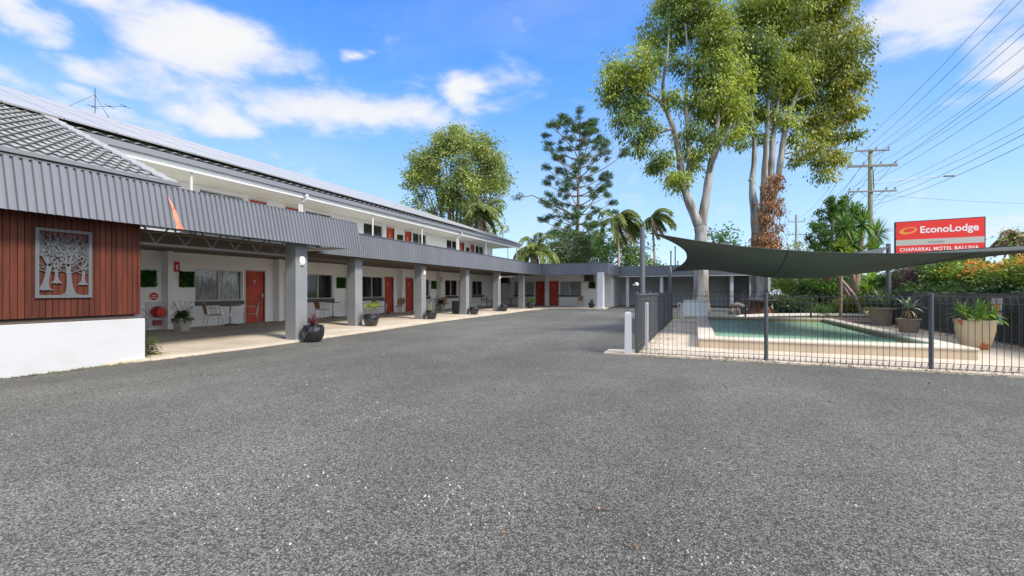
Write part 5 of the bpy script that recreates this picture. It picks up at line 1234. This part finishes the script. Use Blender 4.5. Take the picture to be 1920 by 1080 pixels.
# -- palms
def palm(lab,Z,base,crown,nf,L_,lean,wind,lfm,tr,dead=0,cat='palm tree',seg=11,spread=1.0,LL=.75):
    P0=W(base[0],545,Z); P0.z=0; P1_=W(crown[0],crown[1],Z); o=root('palm_tree',tuple(P0),lab,cat,'palm trees behind the buildings')
    b=MB(); limbs(b,[P0,P0.lerp(P1_,.5)+Vector((lean,0,0)),P1_],[tr*1.2,tr,tr*.85],9); b.build('trunk',bark_palm,o,smooth=True)
    def frond(d,L_,drp,acc,stem):
        p=np.array(P1_); d=np.array(d,float); d/=np.linalg.norm(d); pts=[p.copy()]; D=[d.copy()]
        for k in range(seg):
            t=(k+1)/seg; d=d+np.array([wind[0]*.10,wind[1]*.10,-drp*(.10+.22*t)]); d/=np.linalg.norm(d); p=p+d*L_/seg; pts.append(p.copy()); D.append(d.copy())
        stem.tube([tuple(x) for x in pts],[.05*(1-k/(seg+1))+.01 for k in range(seg+1)],4)
        Ps=[];Ds=[]
        for k in range(seg*5):
            t=.12+.88*k/(seg*5); i=min(int(t*seg),seg-1); f=t*seg-i; q=pts[i]*(1-f)+pts[i+1]*f; dd=D[i]; s=np.cross(dd,(0,0,1.)); s/=max(np.linalg.norm(s),1e-6)
            for sg in (-1,1):
                for _ in (0,1): Ps.append(q); Ds.append(dd*.55+s*sg*(.9-.3*t)+np.array([wind[0]*.35,wind[1]*.35,-.45-.3*drp])+rg.normal(size=3)*.12)
        acc.append((np.array(Ps),np.array(Ds),LL*np.ones(len(Ps))))
    acc=[];st=MB()
    for k in range(nf):
        a=k*2.4+rg.uniform(-.3,.3); e=R(rg.uniform(5,75)); frond((math.cos(a)*math.cos(e)*spread+wind[0]*.5,math.sin(a)*math.cos(e)*spread+wind[1]*.5,math.sin(e)),L_*rg.uniform(.8,1.1),rg.uniform(.7,1.3),acc,st)
    P=np.concatenate([x[0] for x in acc]);D=np.concatenate([x[1] for x in acc]); V,F=leaves(P,D,LL*rg.uniform(.6,1.1,len(P)),.065); npmesh('fronds',V,F,lfm,o); st.build('frond_stalks',mat('stalk_green',(.17,.17,.07),.7),o)
    if dead:
        acc=[];st=MB()
        for k in range(dead):
            a=rg.uniform(0,6.28); frond((math.cos(a)*.6,math.sin(a)*.6,-.75),L_*.85,.7,acc,st)
        P=np.concatenate([x[0] for x in acc]);D=np.concatenate([x[1] for x in acc]); D[:,2]-=.8; V,F=leaves(P,D,LL*.7*rg.uniform(.6,1.1,len(P)),.06); npmesh('dead_fronds',V,F,lf_tan,o); st.build('dead_stalks',lf_tan,o)
wv=(CT*1.0,ST*1.0)
palm('windblown palm with tan dead fronds hanging beside the nearest sail post',46,(1155,0),(1158,412),22,3.3,.2,wv,lf_palm,.14,8)
palm('windblown palm with crown just right of the high sail post',50,(1226,0),(1222,408),20,3.0,.2,wv,lf_palm,.14,6)
palm('low bushy palm at the end of the two storey wing, left of hoop pine',44,(1000,0),(1003,470),22,2.9,.1,(-.1,0),lf_palm,.22,4)
palm('palm fronds showing beneath the dome tree left of roof end',45,(900,0),(902,405),18,3.0,.1,(.2,0),lf_palm,.18,3)
palm('tan brown palm at the far right edge above the orange hedge',30,(1902,0),(1905,448),14,1.6,.0,(-.2,0),lf_tan,.12,6,LL=.45)

# =============== garden behind the pool ===============
lf_yuc=leafm('yucca_leaves',(.20,.33,.06),(.10,.19,.04),tr=.3,vs=2)
def yucca(lab,Z,stems,heads,lf=lf_mid,cat='yucca'):
    p=W(stems[0][0][0][0],545,Z); o=root('yucca_plant',(p.x,p.y,0),lab,cat,'yucca plants behind the pool')
    b=MB()
    for pts,rad in stems:
        q=[W(u,v,Z) for u,v in pts]; limbs(b,q,rad,8)
    b.build('trunk',mat('yucca_bark',(.30,.20,.14),.85,col2=(.20,.14,.10),vs=4,vt=(1,1,3)),o,smooth=True)
    V,F=[],[]
    for u,v,r,dz in heads: rosette(W(u,v,Z+dz),150,r/820*Z,.10,.35,-55,88,V=V,F=F)
    bladeobj('leaves',V,F,lf,o); return o
yucca('large spiky yucca with several rosettes above the sail in front of power pole',23,[([(1606,596),(1604,540),(1612,470),(1616,430)],[.28,.22,.14,.1]),([(1604,540),(1590,480),(1583,440)],[.15,.10,.08]),([(1612,470),(1640,450),(1648,430)],[.1,.08,.06])],
  [(1617,420,44,0),(1583,428,36,-.3),(1645,440,34,.3),(1600,460,40,-.4),(1600,400,26,.3),(1640,470,30,-.2)],lf_yuc)
yucca('bright green yucca rosettes low beside the sail post',22,[([(1632,600),(1634,560),(1634,532)],[.08,.07,.06])],[(1634,532,32,0),(1625,545,26,-.2),(1650,540,24,.2)],lf_bright)
yucca('pale yellow green spiky rosette just above the sail edge',21,[([(1576,600),(1577,540),(1577,470)],[.07,.06,.05])],[(1577,466,24,0),(1590,476,18,.2)],lf_yg)
o=root('leaning_trunk',(tuple(W(1617,590,20.9)))[:2]+(0,),'bare pale trunk leaning left below the sail','tree trunk')
b=MB(); limbs(b,[W(1619,596,21.2),W(1604,560,21.2),W(1590,540,21.2),W(1572,518,21.2),W(1560,490,21.2)],[.11,.09,.08,.065,.05],8); limbs(b,[W(1606,585,21.6),W(1592,556,21.6),W(1580,532,21.6),W(1574,500,21.6)],[.08,.07,.06,.05],8); b.build('trunk',mat('pale_trunk',(.36,.27,.22),.8,col2=(.25,.18,.14),vs=4),o,smooth=True)
V,F=rosette(W(1560,488,21.2),60,.7,.06,.4,-40,85); bladeobj('leaves',V,F,lf_mid,o)
def plume(lab,Z,u0,items,lf=lf_dark):
    p=W(u0,545,Z); o=root('umbrella_shrub',(p.x,p.y,0),lab,'shrub','tall shrubs behind the pool'); BL=[]; b=MB(); base=Vector((p.x,p.y,0))
    for u,v,w_,h_,tilt in items:
        c=W(u,v,Z+rg.uniform(-.5,.5)); n=4
        for k in range(n):
            t=(k/(n-1)-.5); q=c+Vector((CT,ST,0))*(t*h_/820*Z*math.sin(tilt))+Vector((0,0,t*h_/820*Z*math.cos(tilt))); s=(1-.5*abs(t+.2)); BL.append((np.array(q),(w_/820*Z*s,w_/820*Z*s,h_/n/820*Z*.8),.22))
        limbs(b,[base,base.lerp(c,.5)+Vector((0,0,.3)),c],[.07,.05,.03],6)
    b.build('stems',bark_dk,o); V,F=foliage(BL,60,14,.07,.17,.06,-.45); npmesh('leaves',V,F,lf,o)
plume('cluster of upright dark green plumes above the sail left of the yucca',25,1560,[(1528,462,7,38,-.75),(1535,440,8,42,-.6),(1545,420,8,44,-.45),(1560,405,9,50,-.2),(1572,430,10,50,-.1),(1552,450,10,50,-.5),(1585,400,8,50,.05),(1578,392,6,24,0),(1600,415,9,46,.35),(1540,478,9,40,-.8),(1560,475,11,40,-.3),(1592,440,10,40,.1),(1575,460,11,40,0)],lf_mid)
plume('thin sprig tops rising highest over the plumes',25,1558,[(1559,388,4,26,0),(1562,400,3,20,.2)],lf_mid)
def shrub(lab,cx,cy,rx,ry,h,lf,nb=14,name='garden_shrub',Ln=.14,Wd=.07,ntw=26,group='shrubs behind the pool',zb=.05,droop=.1,stems=True,rb=.42):
    o=root(name,(cx,cy,0),lab,'shrub',group); BL=[]; b=MB()
    for k in range(nb):
        a=rg.uniform(0,6.28); q=math.sqrt(rg.random()); p=np.array([cx+rx*q*math.cos(a),cy+ry*q*math.sin(a),zb+h*rg.uniform(.25,.85)]); BL.append((p,(rb*rg.uniform(.7,1.2),)*3,1))
        if stems: b.tube([(cx+rx*.6*q*math.cos(a),cy+ry*.6*q*math.sin(a),0),tuple(p)],[.03,.012],5)
    if stems: b.build('stems',bark_dk,o)
    V,F=foliage(BL,ntw,20,.13,Ln,Wd,droop); npmesh('leaves',V,F,lf,o); return o
def at(u,Z): p=W(u,545,Z); return p.x,p.y
x,y=at(1478,24); shrub('dark green shrub by the lawn beyond the stump table',x,y,.8,.6,1.0,lf_dark,8)
x,y=at(1505,25.5); shrub('feathery bright green shrub beneath the sail, left of reddish trunk',x,y,1.1,.8,2.3,lf_yg,16,Ln=.28,Wd=.02,ntw=34)
x,y=at(1545,24); shrub('broad leaved green shrub behind rear pool fence',x,y,1.0,.6,1.7,lf_mid,14,Ln=.22,Wd=.09)
x,y=at(1575,26); shrub('dark shrub filling the middle of the garden bed',x,y,2.0,.9,2.2,lf_dark,22)
x,y=at(1545,21.8); shrub('low rounded green shrub close to the garden kerb',x,y,.35,.3,.4,lf_mid,5,rb=.2,Ln=.08,Wd=.04)
x,y=at(1592,21.8); shrub('yellow green variegated clump behind the rear fence',x,y,.4,.3,.8,lf_yg,7,rb=.25,Ln=.3,Wd=.03,droop=-.4)
x,y=at(1648,23.5); shrub('dark green shrub behind the far right sail post',x,y,1.3,.8,2.0,lf_dark,16)
x,y=at(1680,21.5); shrub('small yellow leaved shrub right of the far sail post',x,y,.35,.3,1.6,leafm('yellow_leaves',(.55,.42,.05),(.35,.35,.05),vs=2),4,rb=.25,zb=.3)
o=root('red_trunk_palm',(tuple(W(1553,590,24.5)))[:2]+(0,),'slim reddish brown trunk under the sail in the garden','tree trunk'); p=W(1553,545,24.5)
MB().tube([(p.x,p.y,0),(p.x,p.y,2.2),(p.x+.05,p.y,3.2)],[.13,.11,.09],9).build('trunk',mat('reddish_trunk',(.30,.12,.07),.8,col2=(.20,.08,.05),vs=4),o,smooth=True)
V,F=rosette((p.x+.05,p.y,3.0),50,.9,.06,.7,-20,80); bladeobj('leaves',V,F,lf_mid,o)
o=root('dry_fern',(tuple(W(1522,590,25)))[:2]+(0,),'orange tan dry upright fronds amid bright green shrub','plant'); p=W(1522,545,25)
V,F=rosette((p.x,p.y,.9),26,1.3,.04,.3,50,85); bladeobj('leaves',V,F,lf_tan,o)
# hedges to the right of the pool
def hedge_run(lab,pts,w_,h0,h1,lf,name='hedge',nb=None,Ln=.11,Wd=.06,ntw=30,grp='hedges beyond the right pool fence',rb=.4,zlo=.1,extra=None):
    o=root(name,(pts[0][0],pts[0][1],0),lab,'hedge',grp); BL=[]; b=MB(); n=nb or int(np.hypot(pts[1][0]-pts[0][0],pts[1][1]-pts[0][1])*w_*7)
    for k in range(n):
        t=rg.random(); x=pts[0][0]*(1-t)+pts[1][0]*t; y=pts[0][1]*(1-t)+pts[1][1]*t; h=h0*(1-t)+h1*t; q=rg.uniform(-w_/2,w_/2)
        zz=rg.uniform(zlo,1)**.7*h; p=np.array([x+q,y+rg.uniform(-.3,.3),max(.3,zz-.15)]); BL.append((p,(rb,rb,rb*.8),1))
        if k%3==0: b.tube([(x+q*.6,y,0),(x+q*.8+rg.normal()*.15,y+rg.normal()*.1,h*.4),tuple(p)],[.035,.025,.012],5)
    b.build('stems',mat('pale_branches',(.27,.22,.16),.8),o)
    V,F=foliage(BL,ntw,20,.13,Ln,Wd,.05); npmesh('leaves',V,F,lf,o)
    if extra:
        lf2,k2=extra; B2=[]
        for k in range(k2):
            t=rg.random(); x=pts[0][0]*(1-t)+pts[1][0]*t; y=pts[0][1]*(1-t)+pts[1][1]*t; h=h0*(1-t)+h1*t; B2.append((np.array([x+rg.uniform(-w_/2,w_/2),y,h-.05+rg.uniform(-.18,.12)]),(.20,.20,.12),1))
        V,F=foliage(B2,9,12,.06,.07,.045,-.4); npmesh('flowers',V,F,lf2,o)
    return o
hedge_run('dark green hedge behind the far corner of the pool fence',[(8.6,24.0),(9.6,28.0)],1.8,2.2,2.3,lf_dark,nb=60)
hedge_run('dry brown twiggy hedge section below the road sign',[(8.6,22.2),(8.9,24.2)],1.2,2.35,2.35,lf_brown,nb=40,Ln=.13,Wd=.018,ntw=40)
hedge_run('grey green leafy hedge section between the brown and the orange flowered hedges',[(8.6,20.0),(8.8,22.0)],1.2,2.45,2.5,lf_mid,nb=40)
hedge_run('green hedge topped with orange flowers at the right edge',[(8.4,12.5),(8.6,20.0)],1.3,2.0,2.08,lf_yg,nb=96,extra=(lf_orange,80))
hedge_run('dark lower hedge growth right behind the pool fence boards',[(7.6,11.0),(7.6,22)],.6,1.35,1.5,lf_dark,nb=70)
hedge_run('taller green bushes rising behind the orange flowered hedge',[(10.6,16.0),(11.0,24.0)],1.2,2.0,2.15,lf_mid,nb=36)
# grass tufts on the lawn edge
P=np.column_stack([rg.uniform(3.6,12,3500),rg.uniform(25,31,3500),np.full(3500,.01)]); D=rg.normal(size=P.shape)*.35; D[:,2]=1
V,F=leaves(P,D,rg.uniform(.05,.13,3500),.02); tag(npmesh('grass',V,F,lf_grass),'yellow green grass beyond the stump table','grass',kind='stuff')
# parked cars glimpsed far off
def car(lab,u,Z,colr,rot):
    x,y=at(u,Z); o=root('parked_car',(0,0,0),lab,'car','cars glimpsed beyond the lawn')
    b=MB(); prof=[(-2.1,.35),(-2.15,.75),(-1.9,.92),(-1.2,1.0),(-.6,1.42),(.8,1.45),(1.5,1.02),(2.05,.95),(2.15,.6),(2.1,.35)]
    i=0; v=[(a,-.85,z) for a,z in prof]+[(a,.85,z) for a,z in prof]; n=len(prof); b.add(v,[tuple(range(n)),tuple(range(2*n-1,n-1,-1))]+[(k,k+n,(k+1)%n+n,(k+1)%n) for k in range(n)])
    b.build('body',mat('car_'+lab.split()[0],colr,.3,coat=.5),o,bevel=.05)
    MB().box(-.55,.75,-.86,.86,1.05,1.36).build('windows',mat('car_glass',(.02,.02,.025),.1),o)
    for sx in (-1.35,1.35):
        for sy in (-.86,.86): MB().cyl((sx,sy-.1,.32),(sx,sy+.1,.32),.32,n=16).build('wheel',black,o)
    o.location=(x,y,0); o.rotation_euler=(0,0,rot)
car('white parked car glimpsed beyond the lawn behind the stump table',1470,46,(.7,.7,.7),.3)
car('silver parked car glimpsed farther right beyond the lawn',1500,52,(.4,.42,.45),.2)
